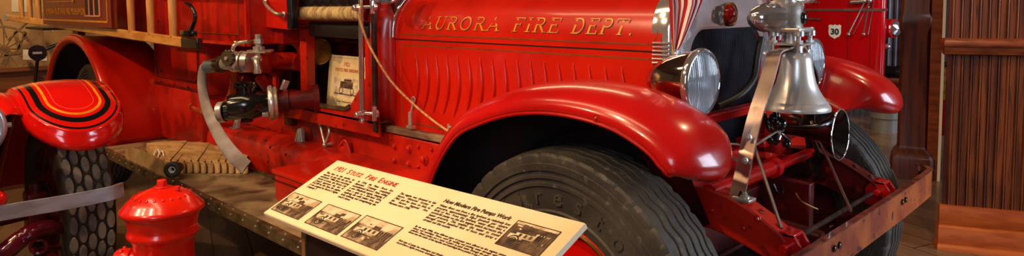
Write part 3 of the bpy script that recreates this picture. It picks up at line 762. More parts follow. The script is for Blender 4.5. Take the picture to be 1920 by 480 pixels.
wheel((0, -.7435, .482), -1, .005, .482, letter='Firestone', tm=RUBBERB if 0 else RUBBER)
wheel((0, .7435, .482), 1, .005, .482)
wheel((-4.78, -.76, .482), -1, 0, .482)
wheel((-4.78, .76, .482), 1, 0, .482)
# ---- running board, apron, tool box
m = MB(); m.b2(-3.86, -.55, -1.035, -.58, .435, .46, .002); rb = m.build('running_board', BOARD, E_)
m = MB(); m.b2(-3.865, -.55, -1.042, -1.033, .415, .463); m.b2(-3.865, -.55, -1.04, -1.01, .458, .464)
m.build('board_edge', BOARDEDGE, rb)
m = MB()
for k in range(26): m.rivet((-3.8+.125*k, -1.042, .442), (0, -1, 0), .0045); m.rivet((-3.8+.125*k, -1.03, .464), (0, 0, 1), .004)
m.build('rivet', NICKEL, rb)
m = MB(); m.b2(-3.8, -.6, -.635, -.62, .455, .475); m.build('board_angle', BOARDEDGE, rb)
m = MB(); ap = [(-.434, .648), (-.47, .650), (-.51, .645), (-.55, .628), (-.578, .60), (-.592, .56), (-.60, .50), (-.605, .455)]
m.grid([[V((x, y+.004*math.sin(x*9), z+.003*math.sin(x*5+z*30))) for y, z in ap] for x in [-3.9+.1*k for k in range(34)]]); apron = m.build('side_apron', REDOLD, E_, ang=70)
m = MB()
for px, py in ((503, 303), (507, 276), (536, 290), (558, 329), (498, 263)): m.rivet(P(px, py, 'Y', -.598), (0, -1, .3), .007)
m.build('rivet', REDDARK, apron)
m = MB(); m.b2(-1.80, -.62, -.83, -.44, .462, .612, .018); tb = m.build('tool_box', REDOLD, E_)
m = MB(); m.b2(-1.805, -.62, -.84, -.435, .596, .622, .01); m.build('tool_box_lid', RED, tb)
m = MB()
for k in range(7): m.b2(-1.806, -1.80, -.8+.05*k, -.775+.05*k, .48, .59)
m.b2(-1.81, -.7, -.835, -.828, .565, .572); m.build('tool_box_rib', REDDARK, tb)
# cast step brackets on the apron, V-shaped handle
def cast_bracket(c, s=1):
    c = V(c); m = MB()
    m.prism([c+V((-.045*s, 0, 0)), c+V((.045*s, 0, 0)), c+V((.02*s, .01, .085*s)), c+V((.0, .012, .095*s)), c+V((-.02*s, .01, .085*s))], (0, -.022, 0))
    m.box(c+V((0, -.02, 0)), (.12*s, .05, .01)); m.tube([c+V((-.03*s, -.024, 0)), c+V((0, -.014, .09*s))], .006); m.tube([c+V((.03*s, -.024, 0)), c+V((0, -.014, .09*s))], .006)
    return m.build('cast_bracket', NICKEL, E_, bev=.003)
cast_bracket(P(565, 271, 'Y', -.47)); cast_bracket(P(447, 239, 'Y', -.5), .6)
m = MB(); a = P(600, 232, 'Y', -.46); b = P(609, 272, 'Y', -.47); c = P(617, 236, 'Y', -.46)
m.tube([a, b], .0075); m.tube(spline([c, P(617, 250, 'Y', -.475), b]), .0075); m.ball(a, .013); m.ball(b, .014); m.ball(c, .011); m.cyl(a, a+V((0, .03, 0)), .01); m.cyl(b, b+V((0, .04, 0)), .01)
m.build('valve_lever', NICKEL, E_)
m = MB(); a = P(652, 280, 'Y', -.45); m.tube([a+V((0, 0, -.03)), a+V((0, 0, .035))], .022, 14); m.box(a+V((-.03, 0, -.01)), (.09, .03, .05), None, .01); m.tube(spline([a+V((-.09, 0, -.02)), a+V((-.06, -.01, .01)), a+V((0, -.01, .045)), a+V((.03, 0, -.03))]), .008); m.build('drain_elbow', REDOLD, E_)
# ---- seat area, near side plate with cut-out
yp = -.50
pl_ = [P(567, 192, 'Y', yp), P(648, 204, 'Y', yp), P(655, 201, 'Y', yp), P(703, 112, 'Y', yp), V((-1.40, yp, .80)), V((-1.40, yp, .775)), V((-2.30, yp, .775)), V((-2.30, yp, .80)), P(540, 215, 'Y', yp), P(545, 195, 'Y', yp)]
m = MB(); m.prism(pl_, (0, .012, 0)); m.build('cab_side_plate', REDOLD, E_, bev=.002)
m = MB(); m.tube([P(567, 192, 'Y', -.503), P(648, 204, 'Y', -.503), P(656, 199, 'Y', -.503)], 0, flat=(.012, .02), up=(0, 0, 1)); m.b2(-2.1, -1.42, -.5, -.25, .835, .845); m.build('cab_sill_trim', BOARDEDGE, E_)
m = MB(); m.prism([V((-2.13, -.5, .86)), V((-2.065, -.5, .86)), V((-2.055, -.5, 1.27)), V((-2.125, -.5, 1.27))], (0, .05, 0))
for k in range(5): m.rivet((-2.11+.0*k, -.5, .92+.07*k), (0, -1, 0), .004)
m.build('seat_post', REDOLD, E_, bev=.002)
m = MB(); m.b2(-3.3, -1.42, .30, .32, .7, 1.5); m.b2(-3.2, -1.42, -.45, .4, .80, .83); m.b2(-1.44, -1.41, -.39, .4, .82, 1.45); m.b2(-2.2, -2.17, -.40, .4, .83, 1.27); m.build('cab_interior', REDDARK, E_)  # gloom inside the cab put into its dark red
m = MB()
for z, y in ((1.02, -.2), (1.1, -.1), (.93, -.15)): m.tube([(-2.15, y, z), (-1.46, y, z-.02)], .02, 12)
m.tube(spline([(-2.1, -.3, 1.19), (-1.9, -.28, 1.2), (-1.6, -.3, 1.18)]), .016); m.tube([(-1.75, -.2, .85), (-1.6, -.2, 1.1)], .014); m.ball((-1.6, -.2, 1.12), .024); m.b2(-1.75, -1.6, -.3, -.05, .83, .9, .02)
m.build('cab_controls', REDDARK, E_)
# seat
m = MB(); m.b2(-2.03, -1.47, -.50, .5, 1.235, 1.315, .01); m.build('seat_base', SATIN, E_)
m = MB()
rows = []
for i in range(41):
    x = -2.06+.62*i/40
    pz = .008*abs(math.sin(i*1.9))+.003*math.sin(i*5)
    rows.append([V((x, y, z)) for y, z in ((-.49, 1.320), (-.535-pz, 1.325), (-.555-pz, 1.342), (-.556-pz*.5, 1.367), (-.545, 1.387), (-.53, 1.394))])
m.grid(rows); m.build('seat_edge_roll', PIPING, E_, ang=80)
m = MB(); rows = []
for i in range(81):
    x = -2.06+.62*i/80
    q = .016*abs(math.sin(PI*(x+2.06)/.077))
    rows.append([V((x, -.535, 1.390)), V((x, -.54-q*.3, 1.402)), V((x, -.53-q, 1.442)), V((x, -.50-q, 1.482+q)), V((x, -.4, 1.502+q)), V((x, .5, 1.502+q))])
m.grid(rows); m.build('seat_cushion', LEATHER, E_, ang=80)
m = MB(); m.b2(-2.66, -2.03, .34, .6, 1.28, 1.9); m.prism([P(464, 48, 'Y', -.6), P(543, 56, 'Y', -.6), P(545, -60, 'Y', -.6), P(470, -60, 'Y', -.6)], (0, .03, 0)); sp = m.build('seat_side_panel', RED, E_, bev=.003)
m = MB(); m.tube([P(548, -60, 'Y', -.6), P(547, 10, 'Y', -.6), P(549, 30, 'Y', -.6), P(548, 55, 'Y', -.6)], 0, flat=(.04, .05), up=(1, 0, 0)); m.build('leather_edge', LEATHER, E_, bev=.008)
m = MB(); a = P(497, 3, 'Y', -.615); b = P(532, 27, 'Y', -.615)
m.tube(spline([a, P(500, 11, 'Y', -.65), P(515, 24, 'Y', -.66), P(526, 27, 'Y', -.64), b]), [.011]+[.009]*15+[.009]*16+[.011], 10); m.ball(a, .018, 12, (1, .6, 1)); m.ball(b, .018, 12, (1, .6, 1)); m.build('grab_handle', NICKEL, sp)
m = MB(); m.b2(-2.6, -2.2, -.56, .5, 1.19, 1.285, .006); m.build('seat_riser', REDOLD, E_)
# curved support bracket beneath seat
m = MB(); m.tube(spline([V((-2.52, -.45, .86)), V((-2.5, -.45, 1.05)), V((-2.42, -.45, 1.17)), V((-2.32, -.45, 1.2)), V((-2.22, -.45, 1.16)), V((-2.17, -.45, 1.05)), V((-2.15, -.45, .86))]), 0, flat=(.04, .02), up=(0, 1, 0)); m.build('arched_bracket', REDOLD, E_)
# ---- pump plumbing
m = MB(); a = P(500, 112, 'Y', -.45); b = P(566, 117, 'Y', -.45)
m.tube([P(470, 108, 'Y', -.45), b], .05, 24); m.disc(P(516, 114, 'Y', -.45), XA, .085, .03, 28); m.disc(P(506, 113, 'Y', -.45), XA, .078, .02, 28)
for k in range(8): t = k*PI/4; m.cyl(P(519, 114, 'Y', -.45)+V((0, .067*math.cos(t), .067*math.sin(t))), P(519, 114, 'Y', -.45)+V((.035, .067*math.cos(t), .067*math.sin(t))), .009, 6)
m.build('discharge_pipe', REDOLD, E_)
m = MB(); c = P(489, 106, 'Y', -.66); m.lathe(c+V((0, 0, -.06)), ZA, [(0, -.03), (.05, -.025), (.058, 0), (.058, .07), (.062, .08), (.062, .085)], 28); m.tube([c+V((0, .02, -.02)), c+V((0, .3, -.03))], .04, 20)
m.tube([c+V((-.02, 0, -.11)), c+V((-.02, .1, -.25))], .03, 16); m.build('valve_body', REDOLD, E_)
m = MB(); m.disc(c+V((0, 0, .03)), ZA, .07, .012, 28); m.build('valve_flange', NICKEL, E_)
m = MB(); m.cyl(c+V((.0, -.01, .03)), c+V((.0, -.01, .055)), .032, 8); m.cyl(c+V((0, -.01, .05)), c+V((0, -.01, .12)), .018, 8); m.cyl(c+V((0, -.01, .07)), c+V((0, -.01, .095)), .024, 6); m.build('valve_nut', NICKEL, E_)
m = MB(); h0 = c+V((0, -.01, .085)); h1 = P(443, 80, 'Y', -.72); m.tube([h0, h1], [.010, .012], 10); m.ball(h1, .015); m.build('valve_handle', BRASS, E_)
m = MB(); d = P(483, 100, 'Y', -.74); m.cyl(d+V((0, 0, .035)), d+V((0, 0, -.01)), .012, 8); m.ball(d+V((0, 0, -.03)), .024); m.tube(spline([d+V((-.05, 0, -.03)), d+V((0, -.01, -.03)), d+V((.03, -.02, -.045)), d+V((.036, -.02, -.085))]), .015, 12); m.cyl(d+V((.036, -.02, -.08)), d+V((.036, -.02, -.10)), .02, 10); m.build('drain_tap', NICKEL, E_)
m = MB(); m.tube([P(545, 80, 'Y', -.3), P(545, 240, 'Y', -.3)], .035, 16); m.tube([P(400, 100, 'Y', -.3), P(400, 210, 'Y', -.3)], .05, 16)
for y in (110, 140, 180): m.disc(P(400, y, 'Y', -.3), ZA, .065, .02, 20)
m.tube([P(425, 150, 'Y', -.35), P(470, 152, 'Y', -.35)], .06, 16); m.tube([P(520, 190, 'Y', -.4), P(545, 192, 'Y', -.4)], .07, 20); m.box(P(560, 200, 'Y', -.35), (.2, .15, .2), None, .04); m.tube([P(512, 135, 'Y', -.4), P(512, 230, 'Y', -.4)], 0, flat=(.06, .03), up=(0, 1, 0)); m.box(P(545, 212, 'Y', -.47), (.08, .05, .14), None, .01)
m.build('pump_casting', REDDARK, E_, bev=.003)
m = MB(); c = P(412, 160, 'Y', -.42); m.disc(c, (0, -1, 0), .035, .02, 18)
for k in range(9): t = k*2*PI/9; m.ball(c+V((.036*math.cos(t), -.01, .036*math.sin(t))), .011, 8)
m.cyl(c, c+V((0, .15, 0)), .02); m.build('hand_wheel', REDOLD, E_)
m = MB(); m.b2(-3.2, -1.9, -.25, -.22, .7, 1.3); m.build('pump_backplate', REDDARK, E_)  # shade of the pump recess put into its dark red
# brass primer cylinder
m = MB(); c = P(590, 95, 'Y', -.4); m.lathe(c, (1, -.25, 0), [(0, -.04), (.05, -.03), (.062, 0), (.066, .03)], 28); m.tube([c+V((-.02, 0, -.04)), c+V((-.08, -.02, -.08))], .016); pr = m.build('priming_cylinder', REDOLD, E_)
m = MB(); m.lathe(c, (1, -.25, 0), [(.066, .03), (.072, .034), (.072, .05), (.066, .052), (.066, .06), (.072, .064), (.072, .085), (.066, .09), (0, .09)], 28); m.build('brass_cap', BRASS, pr)
# black suction valve with silver caps
m = MB(); c = P(462, 197, 'Y', -.80)
axv = V((.42, .9, .05)).normalized()
m.lathe(c-axv*.07, axv, [(0, -.03), (.055, -.02), (.062, 0), (.072, .05), (.078, .09), (.07, .13), (.06, .16), (.066, .19)], 32)
m.cyl(c+V((0, 0, .03)), c+V((-.005, 0, .10)), .05, 24); m.disc(c+V((-.005, 0, .098)), ZA, .06, .014, 24); m.disc(c+V((-.005, 0, .11)), ZA, .03, .02, 12); m.tube([c+V((-.04, -.03, .112)), c+V((.05, .02, .114))], .007)
m.tube([c+V((-.01, .0, -.02)), c+V((-.06, -.09, -.03))], [.056, .046], 24)
for k in range(8): t = k*PI/4; m.cyl(c+V((-.005+.05*math.cos(t), .05*math.sin(t), .10)), c+V((-.005+.05*math.cos(t), .05*math.sin(t), .116)), .007, 6)
m.tube([c+V((.0, 0, -.05)), c+V((.0, .0, -.085))], .03, 12)
sv = m.build('suction_valve', BLACK, E_, ang=40)
m = MB(); e0 = c+V((-.055, -.085, -.03)); ax2 = V((-.75, -.62, -.12)).normalized(); m.lathe(e0, ax2, [(.05, 0), (.054, .004), (.054, .03), (.05, .034), (.02, .038), (0, .038)], 28); m.cyl(e0+ax2*.035, e0+ax2*.055, .014, 8); m.build('silver_cap', NICKEL, sv)
m = MB(); f0 = c+axv*.10+V((.01, 0, 0)); m.lathe(f0, axv, [(.066, 0), (.088, .003), (.092, .012), (.092, .024), (.084, .03), (.084, .045), (.07, .05), (.05, .052)], 36)
m.tube([f0+axv*.03+V((0, -.05, -.05)), f0+axv*.05+V((.06, -.10, -.05))], 0, flat=(.03, .02), up=(0, 0, 1)); m.tube([f0+axv*.03+V((0, .05, .06)), f0+axv*.05+V((.0, .05, .11))], 0, flat=(.03, .02), up=(1, 0, 0)); m.build('coupling_ring', NICKEL, sv, bev=.002)
m = MB(); m.tube([f0+axv*.04, f0+axv*.24], .05, 24); m.disc(f0+axv*.09, axv, .062, .02, 24); m.disc(f0+axv*.24, axv, .075, .03, 24); m.build('suction_pipe', REDDARK, E_)
# orange hose under the nozzle
m = MB(); m.tube(spline([P(437, 125, 'Y', -.74), P(438, 155, 'Y', -.72), P(430, 185, 'Y', -.68), P(412, 210, 'Y', -.64), P(385, 212, 'Y', -.62), P(355, 196, 'Y', -.6), P(332, 186, 'Y', -.6)]), .020, 14); m.disc(P(362, 199, 'Y', -.605), (1, 0, -.3), .026, .02, 16); m.build('orange_hose', ORANGE, E_)
m = MB(); m.cyl(P(374, 220, 'Y', -.6), P(383, 222, 'Y', -.6), .015); m.build('hose_stud', BRASS, E_)
# ---- bodywork behind the seat
m = MB(); m.b2(-4.12, -3.16, -.60, .6, .82, 1.25, .03); bt = m.build('water_tank', REDOLD, E_)
m = MB(); pz = [(-4.08, .87), (-4.08, 1.2), (-3.25, 1.2), (-3.2, .86)]
m.tube([V((x, -.602, z)) for x, z in ((-4.05, .90), (-4.06, 1.12), (-4.04, 1.15), (-3.3, 1.15), (-3.27, 1.12), (-3.28, .93), (-3.32, .90), (-4.0, .895))], .006, 8, closed=True)
for x, z in ((-3.95, .86), (-3.7, .86), (-3.45, .86), (-3.22, .86), (-3.21, 1.0), (-3.95, .94)): m.rivet((x, -.6, z), (0, -1, 0), .009)
m.tube([V((-4.12, -.6, .845)), V((-3.16, -.6, .845))], .010); m.build('tank_moulding', REDDARK, bt)
m = MB(); m.b2(-5.7, -3.55, -.74, .74, 1.215, 1.85, .015); m.b2(-3.56, -2.31, -.70, .70, 1.185, 1.85, .015); hb = m.build('hose_body', REDOLD, E_)
m = MB(); zz = P(360, 45, 'Y', -.70).z
m.tube([V((-3.45, -.706, 1.24)), V((-2.42, -.706, 1.24)), V((-2.42, -.706, 1.9))], .0022, 6); m.build('gold_pinstripe', GOLDDIM, hb)
m = MB(); m.b2(-2.325, -2.305, -.712, -.69, 1.18, 1.85); m.b2(-3.6, -2.31, -.712, -.69, 1.18, 1.196); m.build('body_moulding', RED, hb)
m = MB(); m.b2(-4.15, -3.2, -.62, -.3, .46, .84, .02); m.build('lower_locker', REDOLD, E_)
m = MB(); m.b2(-6.3, -6.12, -.6, -.54, .6, 1.6); m.b2(-6.2, -5.8, -.5, .5, .7, .78); m.build('rear_upright', REDDARK, E_)
m = MB(); m.b2(-6.7, -6.0, -.9, .6, 1.195, 1.215); m.build('rear_step', SATIN, E_)
m = MB(); c = P(71, 99, 'Y', -.95); m.disc(c, (1, -.4, 0), .07, .03, 28); m.tube([c+V((-.01, 0, -.03)), c+V((-.35, 0, -.55))], .014, 10); m.tube([c, c+V((.06, .2, .1))], .014); rl = m.build('rear_lamp', BLACK, E_)
m = MB(); m.box(c+V((.018, -.007, 0)), (.004, .07, .018), (V((1, -.4, 0)), V((.4, 1, 0)), ZA)); m.build('lamp_plate', mat('grey_plate', (150, 146, 150), rough=.5), rl)
# ---- bell, its bracket, siren
bc = V((.351, 0, 1.032))
m = MB(); bpf = [(.111, 0), (.1125, .005), (.111, .012), (.102, .026), (.099, .028), (.097, .032), (.087, .046), (.075, .066), (.064, .092), (.057, .122), (.052, .152), (.049, .172), (.044, .186), (.034, .193), (0, .196)]
m.lathe(bc, ZA, bpf, 56); m.lathe(bc, ZA, [(.113, 0), (.106, -.001), (.1, .004), (.085, .03), (.06, .08), (.045, .15), (.03, .18), (0, .185)], 48)
m.torus(bc+ZA*.030, ZA, .098, .0015, 56, 6)
bell = m.build('bell', BELLM, E_, ang=50)
m = MB(); m.cyl(bc+ZA*.17, bc+ZA*.02, .007); m.ball(bc+V((0, 0, .0)), .022, 14); m.build('clapper', DKGREY, bell)
# strap bracket (near leg, crown, far leg)
lp = [(1379, 374, .345), (1383, 362, .345), (1392, 325, .345), (1400, 285, .345), (1410, 240, .343), (1423, 195, .342), (1438, 150, .34), (1447, 118, .336), (1453, 99, .332)]
pts = [P(a, b, 'X', c) for a, b, c in lp]
foot = [V((.372, -.41, .802)), V((.352, -.405, .806))]
path = foot+[V((.345, -.402, .815))]+[p for p in pts[2:]]
path += [V((.33, -.055, 1.241)), V((.33, -.03, 1.246)), V((.33, .03, 1.246)), V((.33, .07, 1.236)), V((.335, .10, 1.2))]
path = spline(path, 5)
m = MB(); m.tube(path, 0, flat=(.047, .007), up=(0, -1, .15)); br_ = m.build('bell_bracket', BRONZE, E_, bev=.0015)
m = MB(); m.tube(spline([V((.335, .10, 1.2)), V((.33, .2, 1.12)), P(1514, 185, 'Y', .33), P(1517, 215, 'Y', .36), P(1520, 260, 'Y', .38), P(1527, 306, 'Y', .40), P(1531, 315, 'Y', .40), P(1539, 318, 'Y', .40)], 5), 0, flat=(.042, .007), up=(0, 1, .15)); m.build('far_leg', DKGREY, br_, bev=.0015)
m = MB()
for px, py in ((1397, 301), (1404, 258)): m.rivet(P(px, py, 'X', .352), (1, -.6, 0), .009)
m.box(V((.365, -.405, .806)), (.06, .05, .01), None, .003); m.disc(V((.37, -.405, .814)), ZA, .014, .006, 20); m.cyl((.37, -.405, .815), (.37, -.405, .826), .009, 6); m.build('bracket_bolt', NICKEL, br_)
m = MB(); m.tube([P(1409, 258, 'X', .34), P(1465, 428, 'X', .50)], .0052, 8); m.tube([P(1521, 228, 'Y', .34), P(1596, 396, 'X', .53)], .0052, 8)
m.build('brace_rod', mat('bright_steel_rod', (196, 180, 176), rough=.25, metal=.95), E_)
# crown plate and studs above the bell
m = MB(); m.b2(.28, .39, -.055, .055, 1.252, 1.258); m.cyl(bc+ZA*.19, bc+ZA*.235, .02, 12); m.cyl((.33, 0, 1.246), (.33, 0, 1.31), .022, 14)
for x, y in ((.375, -.048), (.29, -.048), (.375, .048), (.29, .048)):
    m.cyl((x, y, 1.235), (x, y, 1.31), .008, 10); m.cyl((x, y, 1.26), (x, y, 1.268), .014, 6); m.cyl((x, y, 1.283), (x, y, 1.30), .018, 16); m.cyl((x, y, 1.302), (x, y, 1.312), .010, 6)
m.build('siren_stand', ALU, E_)
sx = V((.33, 0, 1.345))
m = MB(); m.lathe(sx+V((-.02, 0, -.045)), ZA, [(0, 0), (.054, 0), (.056, .004), (.056, .07), (.06, .085), (.05, .10), (.035, .105)], 36); m.box(sx+V((-.0, 0, -.042)), (.11, .13, .016), None, .004); sir = m.build('siren_body', ALU, E_, ang=40)
m = MB(); m.lathe(sx+V((-.03, -.03, .0)), (-.55, -.83, -.02), [(.05, .0), (.052, .03), (.048, .06), (.04, .085), (.026, .105), (.01, .115), (0, .116)], 32); m.build('siren_nose', CHROME, sir)
m = MB(); m.ball(sx+V((.038, .01, -.002)), .022, 16, (.5, .8, 1)); m.build('siren_vent', BLACK, sir)
m = MB(); m.lathe(sx+V((-.02, 0, .05)), ZA, [(.035, 0), (.03, .01), (.034, .02), (.05, .04), (.065, .055), (.07, .08)], 32); m.tube([sx+V((.0, .0, .055)), sx+V((.02, .08, .065))], .018); m.ball(sx+V((.02, .09, .075)), .03, 16); m.build('siren_horn', CHROME, sir)
# electric horn beneath
hc = V((.393, .3, .908)); ha = V((1, .02, .02)).normalized()
m = MB(); m.lathe(hc, ha, [(.094, .0), (.09, .0), (.088, -.004), (.07, -.03), (.045, -.06), (.03, -.10), (.022, -.15), (.02, -.2)], 40); m.lathe(hc, ha, [(.094, .0), (.095, .003), (.092, .005), (.088, .001), (.068, -.026), (.043, -.056), (.026, -.10)], 40); hn = m.build('electric_horn', BLACK, E_)
m = MB(); m.torus(hc+V((.003, 0, 0)), ha, .0935, .0028, 48, 8); m.build('bell_mouth_rim', CHROME, hn)
m = MB(); m.lathe(hc+V((-.19, .02, .02)), (1, 0, 0), [(0, -.04), (.026, -.038), (.032, -.03), (.032, .035), (.026, .042), (0, .044)], 28); m.build('horn_motor', mat('coppery_motor', (120, 84, 66), (90, 60, 50), 20, rough=.25, metal=1), hn)
m = MB(); m.tube([hc+V((-.1, 0, -.02)), V((.3, .38, .79))], .010); m.build('horn_mount', BLACK, hn)
# dark fittings and cables below the bell
m = MB()
for px, py, y, r in ((1452, 222, 0, .02), (1462, 232, -.02, .025), (1442, 230, .02, .018), (1448, 262, 0, .02), (1475, 270, .02, .016)):
    m.ball(P(px, py, 'Y', y), r, 12)
m.tube(spline([P(1433, 215, 'Y', -.05), P(1440, 240, 'Y', 0), P(1462, 250, 'Y', 0), P(1480, 262, 'Y', .05)]), .008); m.tube(spline([P(1455, 208, 'Y', 0), P(1460, 240, 'Y', 0), P(1452, 270, 'Y', 0)]), .011); m.tube(spline([P(1450, 345, 'Y', 0), P(1458, 360, 'Y', 0), P(1466, 362, 'Y', 0), P(1468, 350, 'Y', 0)]), .004)
m.build('wiring_fitting', BLACK, E_)
m = MB(); m.tube(spline([P(1330, 276, 'X', .16), P(1352, 272, 'X', .2), P(1378, 270, 'X', .25), P(1400, 275, 'X', .3), P(1412, 274, 'X', .34), P(1432, 262, 'X', .3), P(1457, 246, 'X', .3)]), .0038, 8)
m.tube(spline([P(1335, 284, 'X', .16), P(1355, 285, 'X', .2), P(1370, 292, 'X', .25), P(1383, 302, 'X', .3)]), .0045, 8); m.torus(P(1465, 240, 'X', .3), (1, -1, 0), .011, .003, 18, 6); m.tube(spline([P(1457, 246, 'X', .3), P(1463, 252, 'X', .3), P(1460, 262, 'X', .3)]), .005, 8)
m.build('silver_cable', NICKEL, E_)
m = MB(); m.prism([P(a, b, 'X', .165) for a, b in ((1432, 200), (1548, 200), (1548, 300), (1432, 288))], (.006, 0, 0)); m.tube([P(1428, 290, 'X', .19), P(1545, 304, 'X', .19)], 0, flat=(.07, .022), up=(0, 0, 1)); m.build('front_splash_plate', RED, E_, bev=.002)
# front body pan between the horns (dark red)
m = MB(); m.b2(.0, .14, -.40, .42, .72, .86); m.b2(.02, .2, .10, .42, .86, .885); m.b2(-.3, .02, -.38, .38, .6, .95); m.build('front_pan', REDFEN, E_, bev=.004)

# ================================================================== LADDER + BANNER + FLAGS + ROPE
ly = -.95
T0 = P(372, 82, 'Y', ly); T1 = P(12, 35, 'Y', ly); T1.z = 1.30
ldr = thing('ladder', (-4.5, ly, 1.2), 'long varnished wooden ladder hung on edge along the side of the antique engine', 'ladder')
dl = (T1-T0).normalized()
for dz in (0, .42):
    m = MB(); a = T0+V((-.17, 0, dz)); b = T1+V((.12, 0, dz)); m.tube([a, b], 0, flat=(.026, .058) if 0 else (.028, .055), up=(0, 0, 1)); m.build('side_rail', WOODLT, ldr, bev=.006)
m = MB()
for dz in (0, .42): m.tube([T0+V((-.2, 0, dz)), T0+V((.02, 0, dz))], 0, flat=(.032, .058), up=(0, 0, 1))
m.build('black_end_cap', BLACK, ldr, bev=.006)
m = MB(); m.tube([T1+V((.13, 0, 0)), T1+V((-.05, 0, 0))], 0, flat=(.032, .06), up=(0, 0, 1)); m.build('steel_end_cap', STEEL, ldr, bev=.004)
for k in range(12):
    x = -2.69-.351*k
    if x < -6.6: break
    z = T0.z+(x-T0.x)/(T1.x-T0.x)*(T1.z-T0.z)
    m = MB(); m.tube([V((x, ly, z+.02)), V((x, ly, z+.21)), V((x, ly, z+.41))], [.020, .0225, .020], 14); m.build('rung', WOODRUNG, ldr)
m = MB(); m.box(T0+V((-.13, -.0, .05)), (.12, .05, .035), None, .006)
m.tube(spline([P(340, 66, 'Y', ly), P(352, 62, 'Y', ly), P(362, 48, 'Y', ly), P(366, 30, 'Y', ly), P(360, 14, 'Y', ly), P(350, 6, 'Y', ly)]), .011, 10); m.build('carrying_strap', BLACK, ldr)
# banner board
by = -.99
def bp_(px, py): return P(px, py, 'Y', by)
q0, q1, q2 = bp_(85, 38), bp_(212, 57), bp_(210, -70)
ban = thing('sign_board', (-4.5, by, 1.27), 'dark red museum sign board with gold border fixed to the wooden ladder', 'sign')
zb_ = q1.z
m = MB(); m.b2(-5.48, -3.63, by-.006, by+.006, 1.262, 1.75); m.build('board', mat('burgundy_sign', (112, 10, 16), (96, 8, 14), 3, rough=.4, coat=.2), ban)
m = MB()
for z in (1.30, 1.72): m.b2(-5.44, -3.71, by-.009, by-.006, z-.006, z+.006)
for x in (-5.44, -3.71): m.b2(x-.006, x+.006, by-.009, by-.006, 1.30, 1.72)
m.build('gold_border', GOLD, ban)
text('AURORA REGIONAL FIRE MUSEUM.ORG', V((-5.36, by-.008, 1.345)), XA, ZA, .066, GOLD, ban, 'lettering', ext=.001)
m = MB(); m.tube([V((-5.3, by-.009, 1.44)), V((-4.55, by-.009, 1.44))], .004, 6); m.ball(V((-4.52, by-.009, 1.44)), .016, 8, (1.4, .3, 1)); m.build('ornament', GOLD, ban)
m = MB()
for k, x in enumerate((-4.17, -4.05, -3.93)):
    m.prism([V((x-.032, by-.007, 1.345)), V((x+.032, by-.007, 1.345)), V((x+.034, by-.007, 1.47)), V((x, by-.007, 1.50)), V((x-.034, by-.007, 1.47))], (0, -.003, 0)); m.ball(V((x, by-.008, 1.53)), .022, 10, (1, .2, 1.2))
m.build('firefighter_emblem', SATIN, ban)
m = MB()
for k, x in enumerate((-4.11, -3.99)): m.tube([V((x, by-.009, 1.33)), V((x, by-.009, 1.50))], .006, 6)
m.tube([V((-4.22, by-.009, 1.335)), V((-3.86, by-.009, 1.335))], .007, 6); m.tube([V((-3.86, by-.009, 1.335)), V((-3.86, by-.009, 1.48))], .008, 6); m.build('emblem_outline', mat('peach_marking', (210, 130, 100), rough=.5), ban)

def flag(base, cpx, label, mirror=1):
    """small flag hanging from a short staff, tip folded down"""
    f = thing('flag', base, label, 'flag')
    m = MB(); m.tube([V(base), V(base)+V((-.01, -.0, .42))], .004, 8); m.build('staff', WOODLT, f)
    NU, NV = 13*5, 26
    bm = bmesh.new(); L_, U0, U1 = cpx
    g = []
    for i in range(NU+1):
        row = []
        u = i/NU
        for j in range(NV+1):
            v = j/NV
            # left edge hangs down the staff, right edge swings out to the right
            a = L_(v); b = U1(v)
            p = a.lerp(b, u); nrm = V((.72, -.69, 0))
            p = p+nrm*(.018*math.sin(u*11+v*1.5)*(.4+.6*v)+.006*math.sin(u*23))
            row.append(bm.verts.new(p))
        g.append(row)
    for i in range(NU):
        for j in range(NV):
            fc = bm.faces.new([g[i][j], g[i+1][j], g[i+1][j+1], g[i][j+1]]); fc.material_index = 0 if (i//5) % 2 == 0 else 1
            fc.smooth = True
    mb = MB(); mb.bm.free(); mb.bm = bm
    tag(mb.build('flag_cloth', [FLAGRED, FLAGWHITE], f, solid=.0008), 'red and white striped cloth')
    return f
X0 = .125
def eL(v): # v=0 bottom tip, v=1 top
    return V((X0, 0, 0))*0+P(1262+(-10)*v**.7-2*v, 92-120*v, 'Y', -.41)
def eR(v):
    px = 1272+44*min(1, v*1.6)**.8+6*v; py = 95-150*v
    return P(px, py, 'Y', -.40+.02*v)
flag(P(1262, 103, 'Y', -.41), (eL, None, eR), 'small striped flag hanging beside the nearer chrome headlight')
def eL2(v): return P(1395+30*v, 88-110*v, 'Y', .30)
def eR2(v): return P(1470+15*v, 74-110*v, 'Y', .36)
flag(P(1452, 90, 'Y', .38), (eL2, None, eR2), 'small striped flag partly hidden behind the bell and siren')
m = MB(); rp = [P(678, 2, 'Y', -.57), P(674, 30, 'Y', -.575), P(678, 48, 'Y', -.572), P(692, 84, 'Y', -.55), P(712, 120, 'Y', -.535), P(738, 158, 'Y', -.5), P(776, 196, 'Y', -.455), P(812, 226, 'Y', -.44), P(845, 249, 'Y', -.435), P(870, 262, 'Y', -.45)]
m.tube(spline(rp), .0055, 8); tag(m.build('bell_rope', ROPE), 'thin tan rope drooping from the chrome grab pole across the hood side', 'rope')

